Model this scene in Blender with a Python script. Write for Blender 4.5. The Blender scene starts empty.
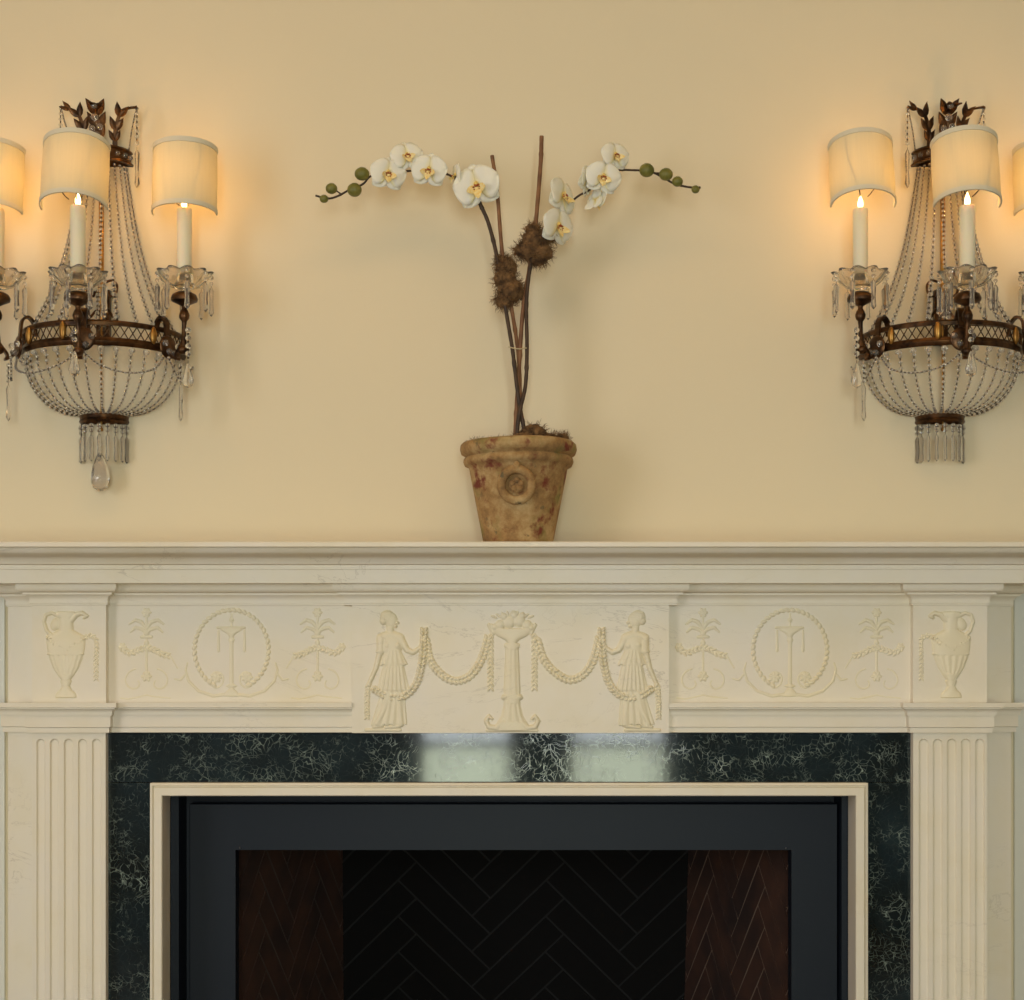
import bpy, math, random
import numpy as np
from mathutils import Vector, Matrix, Euler
random.seed(7)
PI = math.pi
F, CY, CZ = 1700.0, -2.8, 1.07          # focal length in pixels, camera y and z
scn = bpy.context.scene
COL = scn.collection

# ------------------------------------------------------------------ helpers
def P(px, py, y):
    d = y - CY
    return Vector(((px - 512) * d / F, y, CZ + (690 - py) * d / F))
def X(px, d): return (px - 512) * (2.8 - d) / F
def Z(py, d): return CZ + (690 - py) * (2.8 - d) / F

def empty(name, loc, label, cat, group=None):
    o = bpy.data.objects.new(name, None); COL.objects.link(o)
    o.location = loc; o.empty_display_size = .05
    o['label'] = label; o['category'] = cat
    if group: o['group'] = group
    return o

def ico_template(sub):
    t = (1 + 5 ** .5) / 2
    v = [(-1,t,0),(1,t,0),(-1,-t,0),(1,-t,0),(0,-1,t),(0,1,t),(0,-1,-t),(0,1,-t),(t,0,-1),(t,0,1),(-t,0,-1),(-t,0,1)]
    v = [Vector(a).normalized() for a in v]
    f = [(0,11,5),(0,5,1),(0,1,7),(0,7,10),(0,10,11),(1,5,9),(5,11,4),(11,10,2),(10,7,6),(7,1,8),(3,9,4),(3,4,2),(3,2,6),(3,6,8),(3,8,9),(4,9,5),(2,4,11),(6,2,10),(8,6,7),(9,8,1)]
    for _ in range(sub):
        c = {}; nf = []
        def mid(a, b):
            k = (min(a, b), max(a, b))
            if k not in c:
                v.append(((v[a] + v[b]) / 2).normalized()); c[k] = len(v) - 1
            return c[k]
        for a, b, d in f:
            ab, bd, da = mid(a, b), mid(b, d), mid(d, a)
            nf += [(a, ab, da), (b, bd, ab), (d, da, bd), (ab, bd, da)]
        f = nf
    return v, f
ICO = [ico_template(i) for i in range(4)]

class MB:
    def __init__(s): s.v = []; s.f = []; s.m = []; s.fl = []; s.tint = {}
    def add(s, vs, fs, mat=0, flat=False):
        n = len(s.v); s.v += [tuple(a) for a in vs]
        for q in fs:
            s.f.append(tuple(i + n for i in q)); s.m.append(mat); s.fl.append(flat)
    def box(s, x0, x1, y0, y1, z0, z1, mat=0):
        vs = [(x, y, z) for x in (x0, x1) for y in (y0, y1) for z in (z0, z1)]
        s.add(vs, [(0,1,3,2),(4,6,7,5),(0,4,5,1),(2,3,7,6),(0,2,6,4),(1,5,7,3)], mat)
    def ball(s, c, r, sub=1, mat=0, flat=False, rot=None):
        if not hasattr(r, '__len__'): r = (r, r, r)
        V, Fc = ICO[sub]; c = Vector(c)
        R = rot if rot is not None else None
        out = []
        for a in V:
            q = Vector((a.x * r[0], a.y * r[1], a.z * r[2]))
            if R is not None: q = R @ q
            out.append(c + q)
        s.add(out, Fc, mat, flat)
    def tube(s, pts, rad, n=8, mat=0, caps=True, flat=False, squash=None):
        pts = [Vector(p) for p in pts]; N = len(pts)
        if not hasattr(rad, '__len__'): rad = [rad] * N
        vs = []; u = None
        for i, p in enumerate(pts):
            t = (pts[min(i + 1, N - 1)] - pts[max(i - 1, 0)])
            if t.length < 1e-9: t = Vector((0, 0, 1))
            t.normalize()
            if u is None:
                u = t.orthogonal().normalized() if squash is None else (Vector(squash) - t * Vector(squash).dot(t)).normalized()
            u = (u - t * u.dot(t)).normalized(); w = t.cross(u)
            for k in range(n):
                a = 2 * PI * k / n
                vs.append(p + (u * math.cos(a) + w * math.sin(a) * (1 if squash is None else 1.0)) * rad[i])
        fs = [(i * n + k, i * n + (k + 1) % n, (i + 1) * n + (k + 1) % n, (i + 1) * n + k) for i in range(N - 1) for k in range(n)]
        if caps: fs += [tuple(range(n))[::-1], tuple((N - 1) * n + k for k in range(n))]
        s.add(vs, fs, mat, flat)
    def strip(s, pts, widths, side, thick, mat=0):   # flat bar following pts
        pts = [Vector(p) for p in pts]; N = len(pts); side = Vector(side).normalized(); vs = []
        for i, p in enumerate(pts):
            t = (pts[min(i + 1, N - 1)] - pts[max(i - 1, 0)]).normalized()
            sd = (side - t * side.dot(t)).normalized(); nn = t.cross(sd)
            w = widths[i] if hasattr(widths, '__len__') else widths
            for a, b in ((-1, -1), (1, -1), (1, 1), (-1, 1)): vs.append(p + sd * a * w / 2 + nn * b * thick / 2)
        fs = [(i * 4 + k, i * 4 + (k + 1) % 4, (i + 1) * 4 + (k + 1) % 4, (i + 1) * 4 + k) for i in range(N - 1) for k in range(4)]
        fs += [(3, 2, 1, 0), tuple((N - 1) * 4 + k for k in range(4))]
        s.add(vs, fs, mat)
    def lathe(s, prof, c, n=32, mat=0, a0=0, a1=2 * PI, mod=None, flat=False):
        c = Vector(c); full = abs(a1 - a0 - 2 * PI) < 1e-6; m = n if full else n + 1; vs = []
        for r, z in prof:
            for k in range(m):
                a = a0 + (a1 - a0) * k / n
                rr, zz = (r, z) if mod is None else mod(r, z, a)
                vs.append(c + Vector((math.cos(a) * rr, -math.sin(a) * rr, zz)))
        fs = []
        for i in range(len(prof) - 1):
            for k in range(n):
                k2 = (k + 1) % m
                fs.append((i * m + k, (i + 1) * m + k, (i + 1) * m + k2, i * m + k2))
        s.add(vs, fs, mat, flat)
    def build(s, name, mats, parent=None, loc=None, sharp=35, label=None, kind=None, stuff=False, weld=False):
        me = bpy.data.meshes.new(name); me.from_pydata(s.v, [], s.f)
        if not isinstance(mats, (list, tuple)): mats = [mats]
        for m in mats: me.materials.append(m)
        me.polygons.foreach_set('material_index', s.m)
        me.polygons.foreach_set('use_smooth', [not a for a in s.fl])
        me.update()
        if s.tint:
            at = me.attributes.new('tint', 'FLOAT', 'POINT'); at.data.foreach_set('value', [s.tint.get(i, 0.0) for i in range(len(s.v))])
        import bmesh
        bm = bmesh.new(); bm.from_mesh(me)
        if weld: bmesh.ops.remove_doubles(bm, verts=bm.verts, dist=1e-6)
        bmesh.ops.recalc_face_normals(bm, faces=bm.faces); bm.to_mesh(me); bm.free()
        me.set_sharp_from_angle(angle=math.radians(sharp))
        o = bpy.data.objects.new(name, me); COL.objects.link(o)
        if parent is not None: o.parent = parent
        if loc is not None: o.location = loc
        if label: o['label'] = label
        if kind: o['kind'] = kind
        return o

def smooth_path(pts, n=8):
    pts = [Vector(p) for p in pts]; out = []
    q = [pts[0] * 2 - pts[1]] + pts + [pts[-1] * 2 - pts[-2]]
    for i in range(1, len(q) - 2):
        for k in range(n):
            t = k / n; a, b, c, d = q[i - 1], q[i], q[i + 1], q[i + 2]
            out.append(.5 * ((2 * b) + (c - a) * t + (2 * a - 5 * b + 4 * c - d) * t * t + (3 * b - a - 3 * c + d) * t ** 3))
    out.append(pts[-1]); return out

def resample(pts, step):
    out = [pts[0].copy()]; acc = 0.0
    for a, b in zip(pts, pts[1:]):
        L = (b - a).length
        while acc + L >= step * len(out) and L > 0:
            t = (step * len(out) - acc) / L; out.append(a.lerp(b, t))
        acc += L
    return out

def molding(path, prof, mb=None):   # path (x, d); prof (offset, z); mitred corners
    mb = mb or MB(); N = len(path); nr = []
    for a, b in zip(path, path[1:]):
        tx, ty = b[0] - a[0], -(b[1] - a[1]); L = math.hypot(tx, ty); nr.append((ty / L, -tx / L))
    vs = []
    for i, (x, d) in enumerate(path):
        if i == 0: m = nr[0]
        elif i == N - 1: m = nr[-1]
        else:
            a, b = nr[i - 1], nr[i]; k = 1 + a[0] * b[0] + a[1] * b[1]
            m = ((a[0] + b[0]) / k, (a[1] + b[1]) / k)
        for o, z in prof: vs.append((x + m[0] * o, -d + m[1] * o, z))
    n = len(prof)
    fs = [(i * n + k, (i + 1) * n + k, (i + 1) * n + k + 1, i * n + k + 1) for i in range(N - 1) for k in range(n - 1)]
    mb.add(vs, fs); return mb

def frame_sweep(rect, prof, mb=None):  # rect x0,x1,ztop,zbot ; prof (inward, d)
    mb = mb or MB(); x0, x1, zt, zb = rect; vs = []
    for (x, z, mx, mz) in ((x0, zb, 1, 0), (x0, zt, 1, -1), (x1, zt, -1, -1), (x1, zb, -1, 0)):
        for o, d in prof: vs.append((x + mx * o, -d, z + mz * o))
    n = len(prof)
    fs = [(i * n + k, (i + 1) * n + k, (i + 1) * n + k + 1, i * n + k + 1) for i in range(3) for k in range(n - 1)]
    mb.add(vs, fs); return mb

def arc(p0, p1, bulge, n=6):   # quarter-like curved profile between two (o,z) points
    out = []
    for k in range(n + 1):
        t = k / n; o = p0[0] + (p1[0] - p0[0]) * t; z = p0[1] + (p1[1] - p0[1]) * t
        s_ = math.sin(PI * t) * bulge; dx, dz = p1[0] - p0[0], p1[1] - p0[1]; L = math.hypot(dx, dz)
        out.append((o + dz / L * s_, z - dx / L * s_))
    return out

# ------------------------------------------------------------------ materials
def new_mat(name):
    m = bpy.data.materials.new(name); m.use_nodes = True
    nt = m.node_tree; b = nt.nodes['Principled BSDF']; return m, nt, b
def N(nt, t, **kw):
    n = nt.nodes.new(t)
    for k, v in kw.items():
        if k in n.inputs: n.inputs[k].default_value = v
        else: setattr(n, k, v)
    return n
def L(nt, a, b): nt.links.new(a, b)
def ramp(nt, stops, interp='LINEAR'):
    r = nt.nodes.new('ShaderNodeValToRGB'); e = r.color_ramp.elements; r.color_ramp.interpolation = interp
    while len(e) < len(stops): e.new(.5)
    for i, (p, c) in enumerate(stops): e[i].position = p; e[i].color = (*c, 1)
    return r
def objco(nt): return nt.nodes.new('ShaderNodeTexCoord').outputs['Object']
def geopos(nt): return nt.nodes.new('ShaderNodeNewGeometry').outputs['Position']
def bump(nt, b, h, strength, dist):
    n = N(nt, 'ShaderNodeBump'); n.inputs['Strength'].default_value = strength; n.inputs['Distance'].default_value = dist
    L(nt, h, n.inputs['Height']); L(nt, n.outputs['Normal'], b.inputs['Normal']); return n
def plain(name, col, rough=.5, metal=0, **kw):
    m, nt, b = new_mat(name); b.inputs['Base Color'].default_value = (*col, 1)
    b.inputs['Roughness'].default_value = rough; b.inputs['Metallic'].default_value = metal
    for k, v in kw.items(): b.inputs[k].default_value = v
    return m

def mat_plaster(name, col):
    m, nt, b = new_mat(name)
    n = N(nt, 'ShaderNodeTexNoise', Scale=1.3, Detail=3.0); L(nt, geopos(nt), n.inputs['Vector'])
    r = ramp(nt, [(.3, tuple(c * .975 for c in col)), (.7, col)]); L(nt, n.outputs['Fac'], r.inputs['Fac'])
    L(nt, r.outputs['Color'], b.inputs['Base Color']); b.inputs['Roughness'].default_value = .7
    f = N(nt, 'ShaderNodeTexNoise', Scale=220.0, Detail=2.0); L(nt, geopos(nt), f.inputs['Vector'])
    bump(nt, b, f.outputs['Fac'], .08, .001); return m

def mat_white_marble(name, warm=1.0, vein=.5):
    m, nt, b = new_mat(name); pos = geopos(nt)
    base = (.80, .735 * (.99 if warm > 1 else 1), .60 * (.90 if warm > 1 else 1))
    n = N(nt, 'ShaderNodeTexNoise', Scale=9.0, Detail=5.0, Roughness=.6); L(nt, pos, n.inputs['Vector'])
    r = ramp(nt, [(.3, tuple(c * q for c, q in zip(base, (.97, .955, .90)))), (.5, base), (.75, (base[0] * .99, base[1] * 1.0, base[2] * 1.06))])
    L(nt, n.outputs['Fac'], r.inputs['Fac'])
    mp = N(nt, 'ShaderNodeMapping'); mp.inputs['Rotation'].default_value = (0, .7, 0); mp.inputs['Scale'].default_value = (1, 1, 3.2)
    L(nt, pos, mp.inputs['Vector'])
    v = N(nt, 'ShaderNodeTexNoise', Scale=4.0, Detail=7.0, Roughness=.62, Distortion=.9); L(nt, mp.outputs['Vector'], v.inputs['Vector'])
    vr = ramp(nt, [(.492, (0, 0, 0)), (.5, (1, 1, 1)), (.508, (0, 0, 0))]); L(nt, v.outputs['Fac'], vr.inputs['Fac'])
    g = N(nt, 'ShaderNodeTexNoise', Scale=5.0, Detail=1.0); L(nt, pos, g.inputs['Vector'])
    gr = ramp(nt, [(.5, (0, 0, 0)), (.68, (vein, vein, vein))]); L(nt, g.outputs['Fac'], gr.inputs['Fac'])
    mu = N(nt, 'ShaderNodeMath', operation='MULTIPLY'); L(nt, vr.outputs['Color'], mu.inputs[0]); L(nt, gr.outputs['Color'], mu.inputs[1])
    mx = N(nt, 'ShaderNodeMix', data_type='RGBA'); L(nt, mu.outputs[0], mx.inputs['Factor']); L(nt, r.outputs['Color'], mx.inputs[6])
    mx.inputs[7].default_value = (.42, .36, .27, 1)
    L(nt, mx.outputs[2], b.inputs['Base Color'])
    b.inputs['Roughness'].default_value = .42; b.inputs['Specular IOR Level'].default_value = .35
    return m

def mat_green_marble():
    m, nt, b = new_mat('dark green marble'); pos = geopos(nt)
    w = N(nt, 'ShaderNodeTexNoise', Scale=14.0, Detail=4.0); L(nt, pos, w.inputs['Vector'])
    sc = N(nt, 'ShaderNodeVectorMath', operation='SCALE'); L(nt, w.outputs['Color'], sc.inputs[0]); sc.inputs['Scale'].default_value = .07
    ad = N(nt, 'ShaderNodeVectorMath', operation='ADD'); L(nt, pos, ad.inputs[0]); L(nt, sc.outputs[0], ad.inputs[1])
    def veins(scale, w0, seed=0):
        mp = N(nt, 'ShaderNodeMapping'); mp.inputs['Location'].default_value = (seed, seed, seed); L(nt, ad.outputs[0], mp.inputs['Vector'])
        n = N(nt, 'ShaderNodeTexVoronoi', feature='DISTANCE_TO_EDGE', Scale=scale); L(nt, mp.outputs['Vector'], n.inputs['Vector'])
        r = ramp(nt, [(0, (1, 1, 1)), (w0, (.35, .35, .35)), (w0 * 2.5, (0, 0, 0))]); L(nt, n.outputs['Distance'], r.inputs['Fac']); return r.outputs['Color']
    v1, v2 = veins(42, .011), veins(100, .022, 3.3)
    msk = N(nt, 'ShaderNodeTexNoise', Scale=30.0, Detail=5.0, Roughness=.7); L(nt, pos, msk.inputs['Vector'])
    mr = ramp(nt, [(.46, (.03, .03, .03)), (.70, (1, 1, 1))]); L(nt, msk.outputs['Fac'], mr.inputs['Fac'])
    a = N(nt, 'ShaderNodeMath', operation='MAXIMUM'); L(nt, v1, a.inputs[0])
    h = N(nt, 'ShaderNodeMath', operation='MULTIPLY'); L(nt, v2, h.inputs[0]); h.inputs[1].default_value = .8; L(nt, h.outputs[0], a.inputs[1])
    mu = N(nt, 'ShaderNodeMath', operation='MULTIPLY'); L(nt, a.outputs[0], mu.inputs[0]); L(nt, mr.outputs['Color'], mu.inputs[1])
    bs = N(nt, 'ShaderNodeTexNoise', Scale=7.0, Detail=5.0); L(nt, pos, bs.inputs['Vector'])
    br = ramp(nt, [(.35, (.006, .010, .010)), (.6, (.009, .018, .023)), (.78, (.020, .036, .040))]); L(nt, bs.outputs['Fac'], br.inputs['Fac'])
    mx = N(nt, 'ShaderNodeMix', data_type='RGBA'); L(nt, mu.outputs[0], mx.inputs['Factor']); L(nt, br.outputs['Color'], mx.inputs[6])
    mx.inputs[7].default_value = (.36, .44, .38, 1)
    L(nt, mx.outputs[2], b.inputs['Base Color']); b.inputs['Roughness'].default_value = .055
    b.inputs['Specular IOR Level'].default_value = .38
    bump(nt, b, mu.outputs[0], .06, .0005)
    return m

def mat_bronze(name, c0, c1, rough=.42):
    m, nt, b = new_mat(name)
    n = N(nt, 'ShaderNodeTexNoise', Scale=70.0, Detail=4.0); L(nt, geopos(nt), n.inputs['Vector'])
    r = ramp(nt, [(.35, c0), (.68, c1)]); L(nt, n.outputs['Fac'], r.inputs['Fac']); L(nt, r.outputs['Color'], b.inputs['Base Color'])
    b.inputs['Metallic'].default_value = .85; b.inputs['Roughness'].default_value = rough; return m

def mat_terracotta():
    m, nt, b = new_mat('mossy terracotta'); pos = objco(nt)
    n = N(nt, 'ShaderNodeTexNoise', Scale=26.0, Detail=8.0, Roughness=.7); L(nt, pos, n.inputs['Vector'])
    r = ramp(nt, [(.3, (.16, .085, .035)), (.48, (.34, .20, .075)), (.62, (.48, .33, .15)), (.8, (.56, .42, .22))]); L(nt, n.outputs['Fac'], r.inputs['Fac'])
    def blot(scale, lo, hi, seed, col, prev, zlo=None):
        mp = N(nt, 'ShaderNodeMapping'); mp.inputs['Location'].default_value = (seed, seed * 1.7, seed * .6); L(nt, pos, mp.inputs['Vector'])
        q = N(nt, 'ShaderNodeTexNoise', Scale=scale, Detail=5.0, Roughness=.55); L(nt, mp.outputs['Vector'], q.inputs['Vector'])
        k = ramp(nt, [(lo, (0, 0, 0)), (hi, (1, 1, 1))]); L(nt, q.outputs['Fac'], k.inputs['Fac'])
        x = N(nt, 'ShaderNodeMix', data_type='RGBA'); L(nt, k.outputs['Color'], x.inputs['Factor']); L(nt, prev, x.inputs[6]); x.inputs[7].default_value = (*col, 1)
        return x.outputs[2]
    c = blot(18, .54, .68, 3.1, (.20, .17, .045), r.outputs['Color'])
    c = blot(30, .555, .64, 7.7, (.17, .035, .018), c)
    c = blot(45, .62, .70, 1.3, (.13, .10, .05), c)
    L(nt, c, b.inputs['Base Color']); b.inputs['Roughness'].default_value = .9
    bump(nt, b, n.outputs['Fac'], .5, .002); return m

def mat_noise(name, c0, c1, scale, rough=.8, metal=0, bmp=.3, dist=.001):
    m, nt, b = new_mat(name)
    n = N(nt, 'ShaderNodeTexNoise', Scale=scale, Detail=5.0); L(nt, objco(nt), n.inputs['Vector'])
    r = ramp(nt, [(.32, c0), (.7, c1)]); L(nt, n.outputs['Fac'], r.inputs['Fac']); L(nt, r.outputs['Color'], b.inputs['Base Color'])
    b.inputs['Roughness'].default_value = rough; b.inputs['Metallic'].default_value = metal
    if bmp: bump(nt, b, n.outputs['Fac'], bmp, dist)
    return m

def mat_translucent(name, col, tcol, mix, rough=.8, stripes=False):
    m = bpy.data.materials.new(name); m.use_nodes = True; nt = m.node_tree; nt.nodes.clear()
    out = N(nt, 'ShaderNodeOutputMaterial'); d = N(nt, 'ShaderNodeBsdfDiffuse'); t = N(nt, 'ShaderNodeBsdfTranslucent')
    d.inputs['Color'].default_value = (*col, 1); t.inputs['Color'].default_value = (*tcol, 1)
    if stripes:
        mp = N(nt, 'ShaderNodeMapping'); mp.inputs['Scale'].default_value = (420, 420, 14); L(nt, objco(nt), mp.inputs['Vector'])
        n = N(nt, 'ShaderNodeTexNoise', Scale=1.0, Detail=2.0); L(nt, mp.outputs['Vector'], n.inputs['Vector'])
        r = ramp(nt, [(.3, tuple(c * .84 for c in tcol)), (.7, tcol)]); L(nt, n.outputs['Fac'], r.inputs['Fac']); L(nt, r.outputs['Color'], t.inputs['Color'])
    mx = N(nt, 'ShaderNodeMixShader'); mx.inputs[0].default_value = mix
    L(nt, d.outputs[0], mx.inputs[1]); L(nt, t.outputs[0], mx.inputs[2]); L(nt, mx.outputs[0], out.inputs[0]); return m

def mat_glass(name, col=(1, 1, 1), ior=1.5, rough=0.0):
    m, nt, b = new_mat(name); b.inputs['Base Color'].default_value = (*col, 1); b.inputs['Transmission Weight'].default_value = 1
    b.inputs['IOR'].default_value = ior; b.inputs['Roughness'].default_value = rough; return m

M_WALL = mat_plaster('warm cream plaster', (.775, .68, .48))
M_MARB = mat_white_marble('cream white marble', 1.0, .25)
M_TAB = mat_white_marble('veined cream marble', 1.0, .5)
M_REL = mat_white_marble('honeyed carved marble', 1.2, .2)
M_GREEN = mat_green_marble()
M_STEEL = plain('blue black painted steel', (.007, .011, .019), .45, .0, **{'Specular IOR Level': .18})
M_BRICK = mat_noise('smoked firebrick', (.018, .007, .005), (.058, .021, .010), 14, .8)
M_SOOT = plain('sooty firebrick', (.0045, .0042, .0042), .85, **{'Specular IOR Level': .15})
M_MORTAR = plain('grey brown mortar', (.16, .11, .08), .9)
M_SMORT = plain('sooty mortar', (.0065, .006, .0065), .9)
M_BRONZE = mat_bronze('aged bronze', (.030, .016, .009), (.14, .066, .026), .36)
M_GILT = mat_bronze('gilded bronze', (.30, .15, .035), (.55, .30, .07), .35)
M_WIRE = plain('dark bronze wire', (.055, .032, .016), .5, .6)
M_GLASS = mat_glass('cut crystal', (1, .98, .94), 1.5)
M_GLASS.node_tree.nodes['Principled BSDF'].inputs['Transmission Weight'].default_value = .90
M_BEAD = mat_glass('pale crystal bead', (1, .97, .91), 1.38)
M_BEAD.node_tree.nodes['Principled BSDF'].inputs['Transmission Weight'].default_value = .78
M_BOB = mat_glass('moulded glass', (1, .96, .88), 1.42, .05)
M_SHADE = mat_translucent('pleated silk', (.72, .67, .48), (.86, .74, .40), .19, stripes=True)
M_TRIM = mat_translucent('ribbon trim', (.72, .68, .54), (.7, .55, .33), .05)
M_BOB.node_tree.nodes['Principled BSDF'].inputs['Transmission Weight'].default_value = .93
M_CANDLE, _nt, _b = new_mat('ivory candle tube'); _b.inputs['Base Color'].default_value = (.80, .74, .56, 1); _b.inputs['Roughness'].default_value = .5
_b.inputs['Subsurface Weight'].default_value = .35; _b.inputs['Subsurface Radius'].default_value = (.02, .012, .006); _b.inputs['Subsurface Scale'].default_value = .5
M_BULB, _nt, _b = new_mat('glowing flame bulb'); _b.inputs['Base Color'].default_value = (1, .8, .5, 1)
_b.inputs['Emission Color'].default_value = (1, .66, .30, 1); _b.inputs['Emission Strength'].default_value = 7
M_POT = mat_terracotta()
M_MOSS = mat_noise('dry brown moss', (.05, .025, .010), (.25, .135, .052), 90, .95)
M_STEM = mat_noise('dark orchid stem', (.028, .015, .008), (.070, .036, .016), 60, .6)
M_CANE = mat_noise('brown cane', (.13, .055, .022), (.27, .125, .05), 40, .6)
M_TIE = plain('raffia tie', (.50, .42, .26), .7)
M_PETAL, _nt, _b = new_mat('white orchid petal'); _b.inputs['Base Color'].default_value = (.88, .86, .74, 1); _b.inputs['Roughness'].default_value = .6
_b.inputs['Subsurface Weight'].default_value = .3; _b.inputs['Subsurface Radius'].default_value = (.01, .01, .006); _b.inputs['Subsurface Scale'].default_value = .4
_at = N(_nt, 'ShaderNodeAttribute'); _at.attribute_name = 'tint'
_rp = ramp(_nt, [(0, (.82, .58, .16)), (.12, (.86, .78, .44)), (.32, (.87, .86, .72))]); L(_nt, _at.outputs['Fac'], _rp.inputs['Fac']); L(_nt, _rp.outputs['Color'], _b.inputs['Base Color'])
M_LIP = mat_noise('yellow orchid lip', (.84, .60, .18), (.90, .80, .46), 200, .6, bmp=0)
M_SPOT = plain('rust red lip marking', (.34, .07, .015), .6)
M_BUD = mat_noise('olive green bud', (.10, .11, .015), (.22, .20, .04), 60, .5, bmp=0)

# ------------------------------------------------------------------ setting
def struct(mb, name, mat):
    o = mb.build(name, mat); o['kind'] = 'structure'; return o
HX0, HX1, HZ = -.575, .575, Z(789, 0)
RW, RB, RH = 2.7, -5.2, 2.85
w = MB(); w.box(-RW, HX0, 0, .2, 0, RH); w.box(HX1, RW, 0, .2, 0, RH); w.box(HX0, HX1, 0, .2, HZ, RH)
struct(w, 'wall_north', M_WALL)
M_CEIL = plain('cream ceiling paint', (.66, .54, .34), .8)
M_FLOOR = mat_noise('oak floor', (.16, .09, .045), (.26, .155, .08), 6, .4)
w = MB(); w.box(-RW - .1, RW + .1, RB - .1, .2, RH, RH + .1); struct(w, 'ceiling', M_CEIL)
w = MB(); w.box(-RW - .1, RW + .1, RB - .1, .2, -.1, 0); struct(w, 'floor', M_FLOOR)
w = MB(); w.box(RW, RW + .1, RB, .2, 0, RH); M_SIDE = plain('pale grey wall paint', (.60, .61, .60), .8)
struct(w, 'wall_east', M_SIDE)
M_BACK = plain('grey green wall paint', (.34, .36, .35), .8)
# west wall with one tall window opening
WW = (-3.9, -2.2, .45, 2.45)
w = MB(); w.box(-RW - .1, -RW, RB, WW[0], 0, RH); w.box(-RW - .1, -RW, WW[1], .2, 0, RH)
w.box(-RW - .1, -RW, WW[0], WW[1], 0, WW[2]); w.box(-RW - .1, -RW, WW[0], WW[1], WW[3], RH); struct(w, 'wall_west', M_SIDE)
# south wall with two french windows
WN = [(-.44, .015), (.25, .73)]
w = MB(); zt = 2.2
w.box(-RW, WN[0][0], RB - .1, RB, 0, RH); w.box(WN[0][1], WN[1][0], RB - .1, RB, 0, RH); w.box(WN[1][1], RW, RB - .1, RB, 0, RH)
for a, b in WN: w.box(a, b, RB - .1, RB, zt, RH); w.box(a, b, RB - .1, RB, 0, .12)
struct(w, 'wall_south', M_BACK)
M_FRAME = plain('white window paint', (.75, .74, .70), .4)
M_PANE = mat_glass('window glass', (1, 1, 1), 1.45)
for i, (a, b) in enumerate(WN):
    w = MB(); w.box(a, a + .03, RB - .08, RB - .03, .12, zt); w.box(b - .03, b, RB - .08, RB - .03, .12, zt)
    for z in (.12, .8, 1.48, 2.17): w.box(a + .03, b - .03, RB - .08, RB - .03, z, z + .03)
    o = struct(w, 'window_%d' % (i + 1), M_FRAME)
w = MB(); w.box(-RW - .08, -RW - .03, WW[0], WW[0] + .05, WW[2], WW[3]); w.box(-RW - .08, -RW - .03, WW[1] - .05, WW[1], WW[2], WW[3])
w.box(-RW - .08, -RW - .03, WW[0] + .05, WW[1] - .05, WW[2], WW[2] + .05); w.box(-RW - .08, -RW - .03, WW[0] + .05, WW[1] - .05, WW[3] - .05, WW[3])
struct(w, 'window_3', M_FRAME)

M_PANEL = plain('pale grey panelling paint', (.72, .72, .64), .5)
for i, (a, b) in enumerate(((-RW + .001, X(8, 0) - .004), (X(1011, 0) + .004, RW - .001))):
    w = MB(); w.box(a, b, -.006, -.0003, .001, Z(584, 0)); struct(w, 'trim_%d' % (i + 1), M_PANEL)
# ------------------------------------------------------------------ fireplace mantel
mantel = empty('fireplace_mantel', (X(509.5, .1), -.1, 0), 'carved cream marble fireplace mantel with fluted pilasters and figure relief against the wall', 'fireplace mantel')
MI = Matrix.Translation(mantel.location).inverted()
def mpart(mb, name, mat, parent=None, **kw):
    """build in world coordinates, then hang under parent keeping its place"""
    o = mb.build(name, mat, **kw); par = parent or mantel
    o.parent = par
    o.matrix_parent_inverse = MI if par is mantel else Matrix.Identity(4)
    return o

def pathpx(pts): return [(X(p, d), d) for p, d in pts]
DW, DP, DF, DT = .05, .10, .0825, .0985
cap_path = pathpx([(8, DW), (32, DW), (32, DP), (106, DP), (106, DF), (346, DF), (346, DT), (675, DT), (675, DF), (913, DF), (913, DP), (987, DP), (987, DW), (1011, DW)])
cap_path = [(cap_path[0][0], 0)] + cap_path + [(cap_path[-1][0], 0)]
for i in range(1, len(cap_path)):      # keep the returns square
    if i % 2 == 1 and i > 1: pass
def square(path):
    out = [path[0]]
    for p in path[1:]:
        out.append(p)
    # returns share x of the nearer plane
    for i in range(len(out) - 1):
        a, b = out[i], out[i + 1]
        if abs(a[1] - b[1]) > 1e-6:
            x = a[0] if a[1] > b[1] else b[0]
            out[i] = (x, a[1]); out[i + 1] = (x, b[1])
    return out
cap_path = square(cap_path)
d0 = .12
prof = [(-.03, Z(606, d0)), (0, Z(604.6, d0)), (.0028, Z(604.4, d0)), (.0028, Z(603, d0))] + arc((.0035, Z(602.6, d0)), (.0085, Z(594.2, d0)), -.0026) + [(.0118, Z(594.2, d0)), (.0118, Z(592.2, d0))] + \
       arc((.0133, Z(592.2, d0)), (.0205, Z(584.8, d0)), .0030) + [(.0205, Z(582.6, d0)), (-.02, Z(582.6, d0))]
mpart(molding(cap_path, prof), 'cap_molding', M_MARB)
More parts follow.
